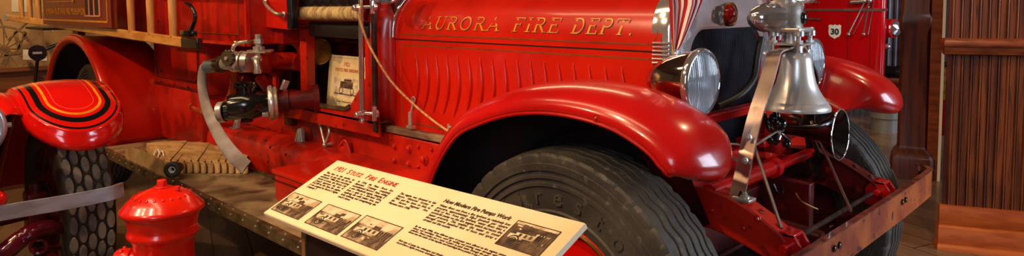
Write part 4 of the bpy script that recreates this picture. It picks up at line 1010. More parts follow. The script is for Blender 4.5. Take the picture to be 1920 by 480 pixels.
# cabin document
dc = thing('photo_card', P(650, 200, 'Y', -.32), 'cream 1921 information card with an engraving, standing inside the cab opening', 'information card')
d0, d1, d2 = P(613, 196, 'Y', -.36), P(664, 203, 'Y', -.36), P(620, 107, 'Y', -.33)
du = V((1, 0, 0)); dvv = V((0, .10, .995)).normalized()
D0 = P(612, 197, 'Y', -.38); DW = .36; DH = .285
D0 = V((D0.x, -.38, .845)); nv = du.cross(dvv)
def dcp(u, v, o=0): return D0+du*u+dvv*v+nv*o
m = MB(); m.box(dcp(DW/2, DH/2, -.003), (DW, DH, .006), (du, dvv, nv)); m.build('card', DOC, dc)
text('1921', dcp(DW/2, DH-.055, .0006), du, dvv, .030, INKRED, dc, 'lettering', align='CENTER', bold=.0006, spacing=1.15)
text('STUTZ FIRE ENGINE', dcp(DW/2, DH-.085, .0006), du, dvv, .023, INKRED, dc, 'lettering', align='CENTER', bold=.0005, spacing=1.1)
text('On the Chemical and Pump', dcp(DW/2, .035, .0006), du, dvv, .015, INK, dc, 'lettering', align='CENTER')
m = MB(); m.box(dcp(DW/2, .118, .0006), (.23, .10, .001), (du, dvv, nv)); pe = m.build('engraving', SEPIALT, dc)
m = MB()
m.box(dcp(DW/2+.01, .13, .0016), (.12, .035, .001), (du, dvv, nv)); m.box(dcp(DW/2+.02, .155, .0016), (.07, .012, .001), (du, dvv, nv))
for u in (.12, .225): m.torus(dcp(u+.02, .1, .0016), nv, .017, .003, 24, 6, .3)
m.box(dcp(DW/2, .08, .0016), (.22, .006, .001), (du, dvv, nv))
m.build('engraving_ink', SEPIADK, pe)
m = MB()
for (u0, u1, v0, v1) in ((.012, DW-.012, .012, .013), (.012, DW-.012, DH-.013, DH-.012), (.012, .013, .012, DH-.012), (DW-.013, DW-.012, .012, DH-.012)): m.box(dcp((u0+u1)/2, (v0+v1)/2, .0006), (u1-u0, v1-v0, .001), (du, dvv, nv))
m.build('printed_border', SEPIA, dc)

# ================================================================== FIRE HOSE WITH NOZZLE
fh = thing('fire_hose', (-2.4, -.85, .46), 'flattened grey hose hanging from a chrome nozzle down to the running board', 'hose')
hp_ = spline([P(389, 124, 'Y', -.86), P(382, 128, 'Y', -.87), P(379, 150, 'Y', -.88), P(383, 185, 'Y', -.88), P(392, 215, 'Y', -.885), P(410, 252, 'Y', -.89), P(432, 285, 'Y', -.88), P(462, 314, 'Y', -.84)], 6)
m = MB(); rows = []
for i, p in enumerate(hp_):
    f = i/(len(hp_)-1); w = .018+.022*min(1, f*1.2); t = (hp_[min(i+1, len(hp_)-1)]-hp_[max(i-1, 0)]).normalized(); nn = V((.45, -.85, .2)); nn = (nn-t*nn.dot(t)).normalized(); b = t.cross(nn)
    th = .022*(1-f)+.007; rows.append([p+b*w*math.cos(a)+nn*th*math.sin(a) for a in [2*PI*k/12 for k in range(12)]])
g = m.grid(rows, close_v=True); m.bm.faces.new(g[-1]); m.bm.faces.new(g[0]); m.build('hose', HOSEGREY, fh)
m = MB(); a = P(389, 125, 'Y', -.86); b = P(411, 121, 'Y', -.84); m.tube([a, b], .036, 24); m.build('hose_coupling', mat('pale_blue_steel', (150, 170, 182), rough=.3, metal=.8), fh)
m = MB(); c1 = P(419, 120, 'Y', -.835); m.tube([b, c1], .043, 24)
for k in range(12):
    t = k*PI/6; m.tube([b+V((0, .043*math.cos(t), .043*math.sin(t))), c1+V((0, .043*math.cos(t), .043*math.sin(t)))], .005, 6)
m.build('swivel_ring', mat('dull_brass', (120, 100, 70), (80, 66, 46), 20, rough=.4, metal=.9), fh)
m = MB(); c2 = P(441, 116, 'Y', -.80); c3 = P(465, 116, 'Y', -.76); m.tube([c1, P(430, 118, 'Y', -.82)], [.032, .036], 20); m.ball(c2, .055, 24, (1, .9, 1)); m.tube([c2, c3], [.045, .05], 24); m.disc(c3, (c3-c2), .056, .035, 24); m.disc(P(455, 116, 'Y', -.78), (c3-c2), .058, .012, 24)
m.tube(spline([P(436, 98, 'Y', -.83), P(439, 86, 'Y', -.83), P(450, 80, 'Y', -.80), P(466, 78, 'Y', -.78)]), .010, 10); m.cyl(P(437, 106, 'Y', -.83), P(437, 96, 'Y', -.83), .017, 10)
m.tube([P(458, 98, 'Y', -.78), P(500, 98, 'Y', -.72)], 0, flat=(.03, .006), up=(0, 0, 1)); m.build('nozzle_valve', NICKEL, fh)
m = MB(); kc = P(428, 109, 'Y', -.885); m.disc(kc, (.4, -1, 0), .038, .022, 20)
for k in range(10): t = k*2*PI/10; m.ball(kc+V((.034*math.cos(t), .013*math.cos(t), .036*math.sin(t))), .009, 8)
kn = m.build('nozzle_knob', mat('khaki_knob', (62, 54, 38), rough=.4), fh)
m = MB(); m.disc(kc+V((.006, -.014, 0)), (.4, -1, 0), .009, .008, 12); m.build('knob_screw', NICKEL, kn)

# folded canvas hose bundle on running board
fb = thing('folded_hose', (-3.0, -.85, .46), 'thick tan canvas hose folded back and forth in a flat bundle on the running board', 'hose')
m = MB(); nf = 13
fa = V((-2.86, -1.0, .462)); fbb = V((-2.46, -.66, .462))
ln = V((-.80, -.02, 0))
dirf = (fbb-fa).normalized()
run = V((-1, .22, 0)).normalized()
for i in range(nf):
    t = (i+.5)/nf; c = fa.lerp(fbb, t); L_ = .66+.03*math.sin(i*2.3)-.06*t; wv = dirf*(.0205)
    # stadium outline of one fold in plan, height .062
    out = []
    for k in range(7): a = -PI/2+PI*k/6; out.append(c-run*.02+(-run)*(.03*math.cos(a))*1.0+dirf*(.0200*math.sin(a)))
    for k in range(7): a = PI/2+PI*k/6; out.append(c+run*L_+(-run)*(.03*math.cos(a))+dirf*(.0212*math.sin(a)))
    hh = .060+.003*math.sin(i*1.7)
    ring = []
    for z, s_ in ((0.0, .85), (.006, 1), (hh-.012, 1), (hh-.003, .85), (hh, .5)):
        cc = sum(out, V((0, 0, 0)))/len(out)
        ring.append([V((c.x, c.y, c.z))+((p-c)-dirf*(p-c).dot(dirf)*(1-s_))+ZA*z for p in out])
    # subdivide along? ends are enough; wavy top
    g = m.grid(ring, close_v=True); m.bm.faces.new(g[-1]); m.bm.faces.new(g[0])
m.build('canvas_fold', HOSE, fb, ang=50)
m = MB(); m.tube(spline([P(289, 292, 'Z', .525), P(291, 284, 'Z', .53), P(296, 280, 'Z', .53), P(300, 290, 'Z', .527)]), .004, 8); m.tube(spline([P(296, 296, 'Z', .525), P(299, 288, 'Z', .53), P(304, 283, 'Z', .53), P(308, 293, 'Z', .527)]), .004, 8); m.build('tie_cord', WHITE, fb)
gz = thing('hose_nozzle', P(323, 330, 'Z', .46), 'black rimmed play pipe nozzle lying behind a tan metal guard on the running board', 'nozzle')
nc = P(323, 318, 'Y', -1.02); nax = V((.75, -.6, .08)).normalized()
m = MB(); m.torus(nc, nax, .030, .014, 28, 12); m.lathe(nc, -nax, [(.04, -.008), (.042, .02), (.036, .03), (.03, .06), (.026, .10), (.0, .11)], 24); m.build('rubber_bumper', RUBBER, gz)
m = MB(); m.lathe(nc, nax, [(.024, -.004), (.021, .006), (.014, .006), (.011, .0), (.010, -.03)], 24); m.build('tip', WHITE, gz)
m = MB()
top = [P(233, 282, 'Y', -1.03), P(240, 277, 'Y', -1.03), P(262, 282, 'Y', -1.03), P(285, 292, 'Y', -1.03), P(303, 301, 'Y', -1.03), P(309, 310, 'Y', -1.03), P(310, 322, 'Y', -1.03)]
top = [V((p.x, -1.025, p.z)) for p in top]
bot = [V((p.x, -1.025, .462)) for p in top]
m.prism(top+bot[::-1], (0, .006, 0)); m.build('tan_guard', PLATE, gz)

# ================================================================== INFORMATION PANEL
PT = V((-.687, -1.15, .885)); tilt = math.radians(24.7); PWd, PHt = 1.045, .62
pu_ = V((1, 0, .017)).normalized(); pv_ = V((0, math.cos(tilt), math.sin(tilt))).normalized(); pn_ = pu_.cross(pv_).normalized()
PWd = (P(1097, 415, 'Y', -1.15)-PT).length
def pp(u, v, o=0): return PT+pu_*u+pv_*(-v)+pn_*o    # v measured down from the top edge
PHt = .285
ip = thing('information_panel', pp(PWd/2, PHt/2)*1.0-V((0, 0, .8)), 'slanted cream reading panel about a 1921 fire engine on a dark stand', 'information panel')
m = MB(); m.box(pp(PWd/2, PHt/2, -.008), (PWd, PHt, .016), (pu_, pv_, pn_)); m.build('board', CREAM, ip, bev=.0015)
m = MB(); m.box(pp(PWd/2, PHt/2, -.0095), (PWd+.0015, PHt+.0015, .012), (pu_, pv_, pn_)); m.build('board_edge', CREAMEDGE, ip)
m = MB(); m.b2(-.56, .22, -1.34, -1.20, .0, .80); m.build('stand', SATIN, ip)
m = MB(); m.b2(-.578, -.558, -1.345, -1.2, 0, .80); m.build('stand_edge', mat('stand_edge_laminate', (130, 92, 50), rough=.5), ip)
def ptext(body, u, v, size, m, name='panel_text', **k): return text(body, pp(u, v, .0008), pu_, pv_, size, m, ip, name, **k)
tag(ptext('1921', .040, .047, .030, INKRED, 'panel_title', bold=.0003), 'red-brown heading')
_tt = [('S', .031, .118), ('TUTZ', .024, .137), ('F', .031, .222), ('IRE', .024, .240), ('E', .031, .288), ('NGINE', .024, .307)]
for s_, z_, u_ in _tt: tag(ptext(s_, u_, .047, z_, INKRED, 'panel_title', bold=.0003), 'red-brown heading')
kw = dict(shear=.18, bold=.0, justify=True)
ptext('"The best on the market, far superior to any that the city has purchased." With these reassuring words of praise, the Aurora City Council approved the bid of $12,500 for the Stutz fire engine. It was assigned to Aurora\'s Engine Company 3.', .028, .068, .0118, INK, width=.165, line=.92, **kw)
ptext('In 1934, the Peter Pirsch Fire Apparatus Company completely reconditioned Aurora\'s Stutz, adding a new Waukesha engine, changing it from a right to a left-hand drive, replacing the solid rubber tires, and both widening and strengthening the truck\'s frame.', .212, .068, .0118, INK, width=.180, line=.92, **kw)
ptext('The engine was donated to the Aurora Historical Society in 1964, and has been on loan to the Aurora Regional Fire Museum since 1990.', .425, .068, .0118, INK, width=.160, line=.92, **kw)
ptext('How Modern Fire Pumps Work', .600, .053, .0190, INK, bold=.0005, shear=.1)
ptext('Water flows out from a fire hydrant at relatively low pressure, approximately 50psi (pounds per square inch) or less. From the hydrant, water flows into a powerful pump on the fire engine which increases the water pressure. This enables the water to travel through several hundred feet of hose and spray a stream out the nozzle.', .602, .070, .0118, INK, width=.262, line=.86, **kw)
ptext('By the early 1900s, three different types of pumps were offered on fire engines: piston, rotary, and centrifugal. Pistons work by sucking and pushing water through valves and cylinders. Rotary pumps use a series of gears to push water through the pump. Water is drawn into the center of the impeller and centrifugal force pushes it out to the nozzle.', .602, .158, .0088, INK, width=.33, line=.9, **kw)
ptext('Each type of pump has advantages and disadvantages for fire departments. Rotary pumps can produce a higher pressure; centrifugal pumps are simpler to maintain.', .602, .215, .0088, INK, width=.33, line=.9, **kw)
def photo(u0, v0, w, h, kind, label):
    m = MB(); m.box(pp(u0+w/2, v0+h/2, .0004), (w, h, .0008), (pu_, pv_, pn_)); p_ = m.build('historic_photo', SEPIA, ip, smooth=False); tag(p_, label)
    m = MB(); 
    for (a, b, c, d) in ((0, w, 0, .0025), (0, w, h-.0025, h), (0, .0025, 0, h), (w-.0025, w, 0, h)): m.box(pp(u0+(a+b)/2, v0+(c+d)/2, .0012), (b-a, d-c, .0008), (pu_, pv_, pn_))
    m.build('photo_border', INK if kind == 4 else SEPIADK, p_, smooth=False)
    lt, dk = MB(), MB()
    def B(mb, a, b, c, d, o=.0012, sl=0): mb.prism([pp(u0+a*w, v0+c*h, o), pp(u0+b*w, v0+(c+sl)*h, o), pp(u0+b*w, v0+(d+sl)*h, o), pp(u0+a*w, v0+d*h, o)], pn_*.0002)
    def Wl(mb, a, c, r, o=.0016): mb.torus(pp(u0+a*w, v0+c*h, o), pn_, r, .0022, 28, 6, .15); mb.torus(pp(u0+a*w, v0+c*h, o), pn_, r*.55, .0016, 24, 6, .15); mb.lathe(pp(u0+a*w, v0+c*h, o), pn_, [(0, .0003), (r*.3, .0002)], 14)
    rnd = random.Random(kind*11)
    B(lt, .02, .98, .03, .34, .001)
    if kind == 4: B(dk, .02, .98, .12, .97, .0011)
    for k in range(14):
        a = rnd.uniform(.03, .85); c = rnd.uniform(.08, .75); B(dk if k % 2 else lt, a, a+rnd.uniform(.03, .13), c, c+rnd.uniform(.04, .16), .0012+.00003*k, rnd.uniform(-.05, .05))
    B(lt, .22, .68, .42, .60, .0019); B(lt, .10, .40, .50, .66, .0020); B(dk, .3, .36, .44, .56, .0022); B(dk, .42, .48, .44, .56, .0022); B(dk, .54, .6, .44, .56, .0022); B(dk, .1, .8, .66, .70, .0021); B(dk, .45, .62, .26, .40, .0020)
    Wl(dk, .26, .72, .015, .0023); Wl(dk, .72, .70, .012, .0023)
    for k in range(5): B(dk, .66+.06*k, .69+.06*k, .36+.02*(k % 2), .66, .0021); B(lt, .665+.06*k, .685+.06*k, .30+.02*(k % 2), .36, .0022)
    lt.build('photo_highlight', SEPIALT, p_, smooth=False); dk.build('photo_shadow_shape', SEPIADK, p_, smooth=False)
photo(.012, .178, .168, .088, 1, 'sepia photo of firemen by their engine')
photo(.216, .178, .172, .088, 2, 'sepia photo of a fire engine from the front')
photo(.405, .172, .168, .092, 3, 'sepia photo of a fire engine wheel and crew')
photo(.872, .045, .135, .088, 4, 'dark sepia photo of a hose wagon')

# ================================================================== HYDRANT
hx = V((-1.29, -1.5, 0))
hy = thing('fire_hydrant', hx, 'glossy bright red fire hydrant in front of the running board', 'hydrant')
m = MB(); m.lathe(hx, ZA, [(0, 0), (.15, 0), (.15, .03), (.115, .04), (.105, .06), (.10, .3), (.10, .56), (.108, .575), (.118, .585), (.119, .597), (.112, .605), (.114, .62), (.122, .655), (.128, .668)], 48); m.build('barrel', HYDRED, hy, ang=50)
m = MB(); m.lathe(hx, ZA, [(.128, .664), (.136, .668), (.1385, .675), (.137, .683), (.130, .689), (.118, .704), (.098, .722), (.075, .735), (.056, .742), (.046, .746), (.04, .749), (.030, .750), (0, .751)], 48)
for k in range(22):
    a = 2*PI*k/22; m.box(hx+V((.094*math.cos(a), .094*math.sin(a), .727)), (.010, .008, .0025), (V((math.cos(a), math.sin(a), -.8)), V((-math.sin(a), math.cos(a), 0)), V((.8*math.cos(a), .8*math.sin(a), 1))), .002)
bn = m.build('bonnet', HYDRED, hy, ang=50)
m = MB(); m.tube([hx+ZA*.748, hx+ZA*.756], .027, 20); m.tube([hx+ZA*.75, hx+ZA*.779], [.021, .017], 5); m.build('operating_nut', HYDRED, hy, bev=.002)
m = MB(); m.cyl(hx+V((.045, .035, .74)), hx+V((.047, .037, .757)), .010, 6); m.build('oil_screw', HYDRED, bn)
for nm, d, r, L0 in (('hose_outlet', V((-.55, -.83, 0)), .052, .10), ('pumper_outlet', V((.62, -.78, 0)), .07, .10)):
    m = MB(); z = .475 if nm == 'hose_outlet' else .43
    d.normalize(); m.lathe(hx+ZA*z, d, [(r, .06), (r*1.0, .105), (r*1.15, .11), (r*1.18, .12), (r*1.18, .15), (r*1.05, .16), (r*.4, .165), (r*.35, .19), (0, .19)], 28)
    for k in range(10): a = 2*PI*k/10; u_ = d.cross(ZA); m.ball(hx+ZA*z+d*.135+(u_*math.cos(a)+ZA*math.sin(a))*r*1.17, .008, 8)
    m.build(nm, HYDRED, hy)

# ================================================================== ANTIQUE VEHICLE AT THE LEFT EDGE
av = thing('antique_vehicle', (-2.6, -2.1, 0), 'front corner of a second antique vehicle, its red fender striped in black and gold', 'vehicle')
yc, Wd = -1.55, .18
PINK = mat('pink_pinstripe', (230, 80, 60), rough=.4); YEL = mat('gold_yellow_stripe', (226, 150, 20), (200, 120, 10), 20, rough=.3, coat=.3)
def zc(x):
    k = [(-3.6, .30), (-3.3, .55), (-3.0, .79), (-2.8, .93), (-2.65, 1.01), (-2.55, 1.045), (-2.48, 1.058), (-2.40, 1.052), (-2.3, 1.03), (-2.2, .99), (-2.12, .95), (-2.05, .905), (-2.0, .865), (-1.9, .80)]
    for (a, b), (c, d) in zip(k, k[1:]):
        if a <= x <= c: t = (x-a)/(c-a); t = t; return b+(d-b)*t
    return k[-1][1] if x > k[-1][0] else k[0][1]
zct = {}
def zs(x): return sum(zc(x+o) for o in (-.03, -.02, -.01, 0, .01, .02, .03))/7
def ring(d, ext=0, dz=0):
    r = Wd-d; xf = -2.03-Wd; out = []
    for k in range(30): x = -3.55+(xf+3.55)*k/30; out.append((x, r))
    for k in range(29): a = PI*k/28; out.append((xf+r*math.sin(a), r*math.cos(a)))
    for k in range(29, -1, -1): x = -3.55+(xf+3.55)*k/30; out.append((x, -r))
    pts = []
    for x, y in out:
        q = min(1, max(0, (1-d/Wd))); dr = .022*q**2.2
        pts.append(V((x, yc+y, zs(x)-dr+dz)))
    return pts
bands = [(-.004, 0), (.0, 0), (.008, 0), (.010, 1), (.018, 1), (.020, 0), (.036, 0), (.038, 1), (.060, 1), (.062, 0), (.072, 0), (.0735, 2), (.084, 2), (.0855, 0), (.102, 0), (.103, 3), (.1055, 3), (.107, 0), (.12, 0), (.13, 0), (.14, 0), (.15, 0), (.16, 0), (.166, 0), (.172, 0)]
bm = bmesh.new(); prev = None
lastk = 0
rings = [ring(-.012, dz=-.07), ring(-.014, dz=-.045), ring(-.008, dz=-.022)]+[ring(max(0, d), dz=(-.006 if d < 0 else 0)) for d, k in bands]
ks = [0, 0, 0]+[k for d, k in bands]
G = [[bm.verts.new(p) for p in r] for r in rings]
for i in range(len(G)-1):
    mi = ks[i] if ks[i] == ks[i+1] else 0
    for j in range(len(G[0])-1):
        try: f = bm.faces.new([G[i][j], G[i][j+1], G[i+1][j+1], G[i+1][j]]); f.material_index = mi
        except ValueError: pass
gl = G[-1]; nn_ = len(gl)
for j in range(nn_//2-1):
    try: bm.faces.new([gl[j], gl[j+1], gl[nn_-2-j], gl[nn_-1-j]])
    except ValueError: pass
mb = MB(); mb.bm.free(); mb.bm = bm
fo = mb.build('front_fender', [REDGLOSS, BLACK, YEL, PINK], av, ang=60, solid=.003, off=-1)
m = MB(); rows = []
for k in range(15):
    x = -3.2+1.0*k/14
    z = zs(x)-.05
    rows.append([V((x, yc-Wd+.003, z)), V((x, yc-Wd-.05, z+.012)), V((x, yc-Wd-.11, z+.0)), V((x, yc-Wd-.16, z-.05)), V((x, yc-Wd-.18, z-.12))])
m.grid(rows); m.build('inner_fender_lobe', REDGLOSS, fo, solid=.004, ang=70)
# wheel with lozenge tread
wc = V((-2.60, -1.507, .43)); R_ = .43
wr_ = thing_part('wheel', wc, av)
m = MB(); m.lathe(wc, YA, [(.29, -.085), (.30, -.098), (.35, -.105), (.40, -.104), (.418, -.096), (.424, -.085), (.426, 0), (.424, .085), (.418, .096), (.40, .104), (.35, .105), (.30, .098), (.29, .085)], 72); ti = m.build('tire', RUBBERB, wr_, ang=45)
m = MB()
for col in range(5):
    y = -.074+.037*col; n_ = 30
    for k in range(n_):
        a = 2*PI*(k+(.5 if col % 2 else 0))/n_
        u_ = V((math.cos(a), 0, math.sin(a))); t_ = V((-math.sin(a), 0, math.cos(a)))
        c = wc+YA*y
        base = [c+u_*(.424 if not s_ else .4335)+t_*(.041*s2*math.sin(q))+YA*(.0172*s2*math.cos(q)) for s_ in (0,) for s2 in (1,) for q in [2*PI*i/10 for i in range(10)]]
        topr = [c+u_*.434+t_*(.0385*math.sin(q))+YA*(.0152*math.cos(q)) for q in [2*PI*i/10 for i in range(10)]]
        g = m.grid([base, topr], close_v=True); m.bm.faces.new(g[-1])
tag(m.build('tread_block', LOZENGE, ti, ang=40), 'greyed oval tread blocks')
ti.children[0]['kind'] = 'stuff'
m = MB(); m.lathe(wc, -YA, [(.30, .08), (.28, .085), (.27, .06), (.25, .05)], 48)
for k in range(12):
    a = 2*PI*k/12; m.cyl(wc+V((.06*math.cos(a), -.03, .06*math.sin(a))), wc+V((.27*math.cos(a), -.04, .27*math.sin(a))), .022, 10, .016)
m.lathe(wc, -YA, [(.0, .10), (.05, .095), (.075, .06), (.08, -.06)], 28); m.build('spoked_rim', REDDARK, wr_)
# bumper strap
m = MB(); sp_ = spline([V((-1.93, -1.445, .615)), V((-1.905, -1.50, .613)), V((-1.89, -1.65, .613)), V((-1.885, -1.88, .617)), V((-1.885, -2.3, .62)), V((-1.885, -2.7, .617))], 6)
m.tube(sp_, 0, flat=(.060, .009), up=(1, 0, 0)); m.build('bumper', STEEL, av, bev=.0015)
m = MB(); m.tube([sp_[0]+V((-.002, -.004, 0)), sp_[0].lerp(sp_[6], .8)+V((.0, 0, 0))], 0, flat=(.0605, .010), up=(1, 0, 0)); m.build('rusted_tip', mat('rusty_steel', (150, 104, 92), (110, 80, 84), 20, rough=.45, metal=.6), av)
# spring horn, axle end
m = MB(); m.tube(spline([P(-60, 500, 'X', -2.15), P(0, 478, 'X', -2.15), P(30, 455, 'X', -2.15), P(55, 436, 'X', -2.16), P(85, 427, 'X', -2.2), P(125, 428, 'X', -2.25)]), [.038]*20+[.034]*15+[.026]*6, 14); m.torus(P(72, 462, 'X', -2.2), (1, -.5, 0), .030, .008, 20, 8)
m.tube([P(60, 470, 'X', -2.2), P(130, 462, 'X', -2.3)], .012); m.build('front_spring_horn', PURPLERED, av)
m = MB(); m.tube([V((-2.60, -1.60, .43)), V((-2.60, -2.6, .36))], .035, 14); m.tube([V((-2.6, -1.63, .30)), V((-2.6, -1.63, .56))], .03, 14); m.b2(-2.66, -2.54, -1.68, -1.60, .33, .52, .012); m.build('axle', REDDARK, av)
hcx = V((-1.98, -1.955, .935))
m = MB(); m.lathe(hcx, XA, [(0, -.2), (.05, -.18), (.085, -.12), (.105, -.05), (.112, -.01)], 40); hl = m.build('headlight', PURPLERED, av)
m = MB(); m.torus(hcx, XA, .110, .016, 48, 12); m.cyl(hcx+V((-.01, .118, .0)), hcx+V((-.01, .140, .0)), .010, 8); m.build('rim', mat('grey_white_rim', (196, 196, 198), (150, 150, 156), 8, rough=.3, metal=.7), hl)
m = MB(); m.lathe(hcx, XA, [(.105, -.005), (.07, .01), (.03, .018), (0, .02)], 36); m.build('lens', GLASS, hl)
m = MB(); m.lathe(hcx, XA, [(.104, -.01), (.08, -.06), (.04, -.09), (0, -.1)], 36); m.build('reflector', REFLECT, hl)
m = MB(); m.tube([hcx+V((-.08, 0, -.09)), hcx+V((-.1, 0, -.36))], .022, 12); m.ball(V((-1.915, -1.90, .665)), .045, 16, (1, 1.1, .8)); m.b2(-2.3, -2.1, -2.6, -1.9, .42, .56, .02); m.b2(-3.6, -2.3, -2.6, -1.95, .5, .62, .01); m.build('frame_bracket', REDGLOSS, av)
m = MB(); m.b2(-3.9, -2.45, -2.75, -1.95, .62, 1.05, .05); m.build('engine_cover', REDGLOSS, av)

# ================================================================== MODERN FIRE TRUCK BEHIND
ty = 6.2
xa, xb = P(1428, 60, 'Y', ty).x, P(1661, 60, 'Y', ty).x
zt_ = P(1600, 160, 'Y', ty).z
mt = thing('modern_fire_truck', ((xa+xb)/2, ty+1, 0), 'modern red fire truck with a white number 30 shield, parked beyond the silver bell', 'fire truck')
m = MB(); m.prism([V((xa-1.2, ty, zt_)), V((xb, ty, zt_)), V((xb-.27, ty+.9, zt_)), V((xa-1.2, ty+.9, zt_))], (0, 0, 2.5-zt_)); cb_ = m.build('cab_body', TRUCKRED, mt, bev=.10); cb_.modifiers['bevel'].segments = 4
m = MB(); m.b2(xa-1.2, xb-.02, ty-.012, ty+.01, P(1600, 21, 'Y', ty).z, P(1600, 16, 'Y', ty).z); m.b2(xb-.06, xb-.045, ty+.09, ty+.2, P(1600, 21, 'Y', ty).z, P(1600, 16, 'Y', ty).z); m.build('chrome_strip', CHROME, mt)
m = MB(); g0, g1 = P(1480, 124, 'Y', ty), P(1622, 155, 'Y', ty); m.b2(g0.x, g1.x, ty-.01, ty+.01, g1.z, g0.z); m.build('grille_panel', SATIN, mt)
m = MB()
for x_ in (1513, 1590): q = P(x_, 60, 'Y', ty); m.b2(q.x-.004, q.x+.004, ty-.004, ty+.004, zt_+.1, 2.4)
for px in (1632,): q = P(px, 60, 'Y', ty); m.b2(q.x-.003, q.x+.003, ty-.004, ty+.004, zt_+.05, 2.4)
m.build('panel_gap', REDDARK, mt)
m = MB()
for (x1, x2) in ((1591, 1625), (1619, 1631)):
    a, b = P(x1, 64, 'Y', ty-.05), P(x2, -4, 'Y', ty-.05); m.tube([a, b], .009, 8); m.ball(a, .022, 12)
    m.tube([a+V((.05, 0, .0)), b+V((.05, 0, 0))], .004, 6)
m.tube([P(1595, 4, 'Y', ty-.05), P(1625, 2, 'Y', ty-.05)], .022, 10); m.ball(P(1630, 1, 'Y', ty-.05), .03)
m.build('wiper', CHROME, mt)
m = MB()
for x_, y_ in ((1504, 37), (1508, 34)): m.tube([P(1515, 35.5, 'Y', ty-.03), P(1538, 36, 'Y', ty-.03)], .012, 8)
m.tube([P(1520, 4, 'Y', ty-.03), P(1532, 4, 'Y', ty-.03)], .014, 8); m.build('door_handle', CHROME, mt)
# shield
c = P(1565, 59, 'Y', ty-.012); s_ = .0046*1.0
k_ = (P(1577, 59, 'Y', ty).x-P(1553, 59, 'Y', ty).x)/24
poly = [(-12, -11), (-9, -13.5), (-6, -12.5), (-3, -12), (0, -14), (3, -12), (6, -12.5), (9, -13.5), (12, -11), (11.2, -6), (11.8, 0), (11, 6), (8, 10), (3.5, 12), (0, 14.5), (-3.5, 12), (-8, 10), (-11, 6), (-11.8, 0), (-11.2, -6)]
m = MB(); m.prism([c+V((x*k_, 0, -y*k_)) for x, y in poly], (0, .004, 0)); sh_ = m.build('number_shield', WHITEINK, mt, smooth=False)
text('30', c+V((0, -.002, -5.6*k_)), XA, ZA, 15.5*k_, NAVY, sh_, 'shield_number', align='CENTER', ext=.001, bold=.004)
m = MB(); q = P(1662, 53, 'Y', ty+.4); m.lathe(q, (1, -.3, 0), [(.11, -.3), (.11, .1), (.095, .11)], 28); sl = m.build('side_lamp', REDGLOSS, mt)
m = MB(); m.lathe(q, (1, -.3, 0), [(.095, .10), (.085, .13), (.04, .15), (0, .155)], 28); m.build('lamp_bezel', CHROME, sl)
m = MB(); q = P(1664, 87, 'Y', ty+.3); m.ball(q, .035)
m.build('side_marker', CHROME, mt)
m = MB(); q = P(1664, 135, 'Y', ty+.4); m.tube([q-V((.35, 0, 0)), q+V((.1, 0, 0))], .075, 20); m.tube([q+V((.1, 0, 0)), q+V((.17, 0, 0))], .085, 20); m.torus(q+V((.16, 0, 0)), XA, .08, .012, 20, 8); m.build('intake_cap', mat('dark_teal_cap', (20, 34, 42), rough=.2, metal=.6), mt)
m = MB(); q = P(1664, 149, 'Y', ty+.4); m.b2(xb-.4, q.x+.24, ty+.2, ty+.8, q.z-.05, q.z+.04, .01); m.build('side_step', REDDARK, mt)
m = MB(); q = P(1664, 172, 'Y', ty-.35); m.lathe(V((q.x, ty-.35, 0)), ZA, [(0, 0), (.15, 0), (.15, .14), (.17, .15), (.17, P(1668, 167, 'Y', ty-.35).z), (0, P(1668, 167, 'Y', ty-.35).z)], 28)
bb = m.build('drum_stand', mat('grey_stand', (128, 128, 124), rough=.4, metal=.4)); tag(bb, 'low grey round drum beside the modern truck', 'drum')
for x in (xa-.3, xb-.75):
    m = MB(); m.lathe(V((x, ty+.3, .42)), YA, [(.2, -.1), (.36, -.13), (.41, -.11), (.42, 0), (.41, .11), (.36, .13), (.2, .1)], 40); tr_ = m.build('tire', RUBBER, mt)
    m = MB(); m.lathe(V((x, ty+.3, .42)), -YA, [(.21, .1), (.19, .05), (.1, .06), (.08, .1), (0, .1)], 28); m.build('wheel_disc', CHROME, tr_)
m = MB(); m.b2(xa-1.1, xb-.35, ty+.2, ty+.85, .3, zt_+.05); m.build('underframe', SATIN, mt)
# white-lettered red door of the truck seen over the bell
# ---- drapes on the back wall
dr = MB(); x0_, x1_ = P(1560, 60, 'Y', 10.5).x, P(1760, 60, 'Y', 10.5).x
rows = []
for i in range(121):
    x = x0_+(x1_-x0_)*i/120; rows.append([V((x, 10.5+.05*math.sin(i*.9)+.02*math.sin(i*2.3), z)) for z in (.12, 1, 2, 3.6)])
dr.grid(rows); tag(dr.build('curtain', CURTAIN, solid=.004, ang=80), 'pale grey lilac pleated drape hanging beyond the modern truck', 'curtain')
st(MB().b2(-7.7, 6, 10.74, 10.8, 0, .12).build('baseboard_back', WOODORANGE, smooth=False))

# ================================================================== EXTINGUISHER
ec = P(1772, 200, 'Y', 4.42); ec.z = 0
ex = thing('fire_extinguisher', (ec.x, ec.y, .2), 'red fire extinguisher with a yellow tag, half hidden behind the wooden partition', 'fire extinguisher')
zb0, zb1 = P(1772, 252, 'Y', 4.42).z, P(1772, 185, 'Y', 4.42).z
m = MB(); m.lathe(ec, ZA, [(0, zb0), (.075, zb0), (.08, zb0+.02), (.08, zb1-.06), (.07, zb1-.02), (.04, zb1), (.025, zb1+.02), (0, zb1+.02)], 28); m.build('cylinder', EXTRED, ex)
m = MB(); m.prism([P(1764, 205, 'Y', 4.335), P(1768, 203, 'Y', 4.335), P(1764, 200, 'Y', 4.335)], (0, .002, 0)); m.build('cylinder_label', WHITE, ex)
m = MB(); ta, tb_ = P(1757, 186, 'Y', 4.33), P(1774, 128, 'Y', 4.33); m.b2(ta.x, tb_.x, 4.33, 4.333, ta.z, tb_.z); m.build('service_tag', TAGY, ex)
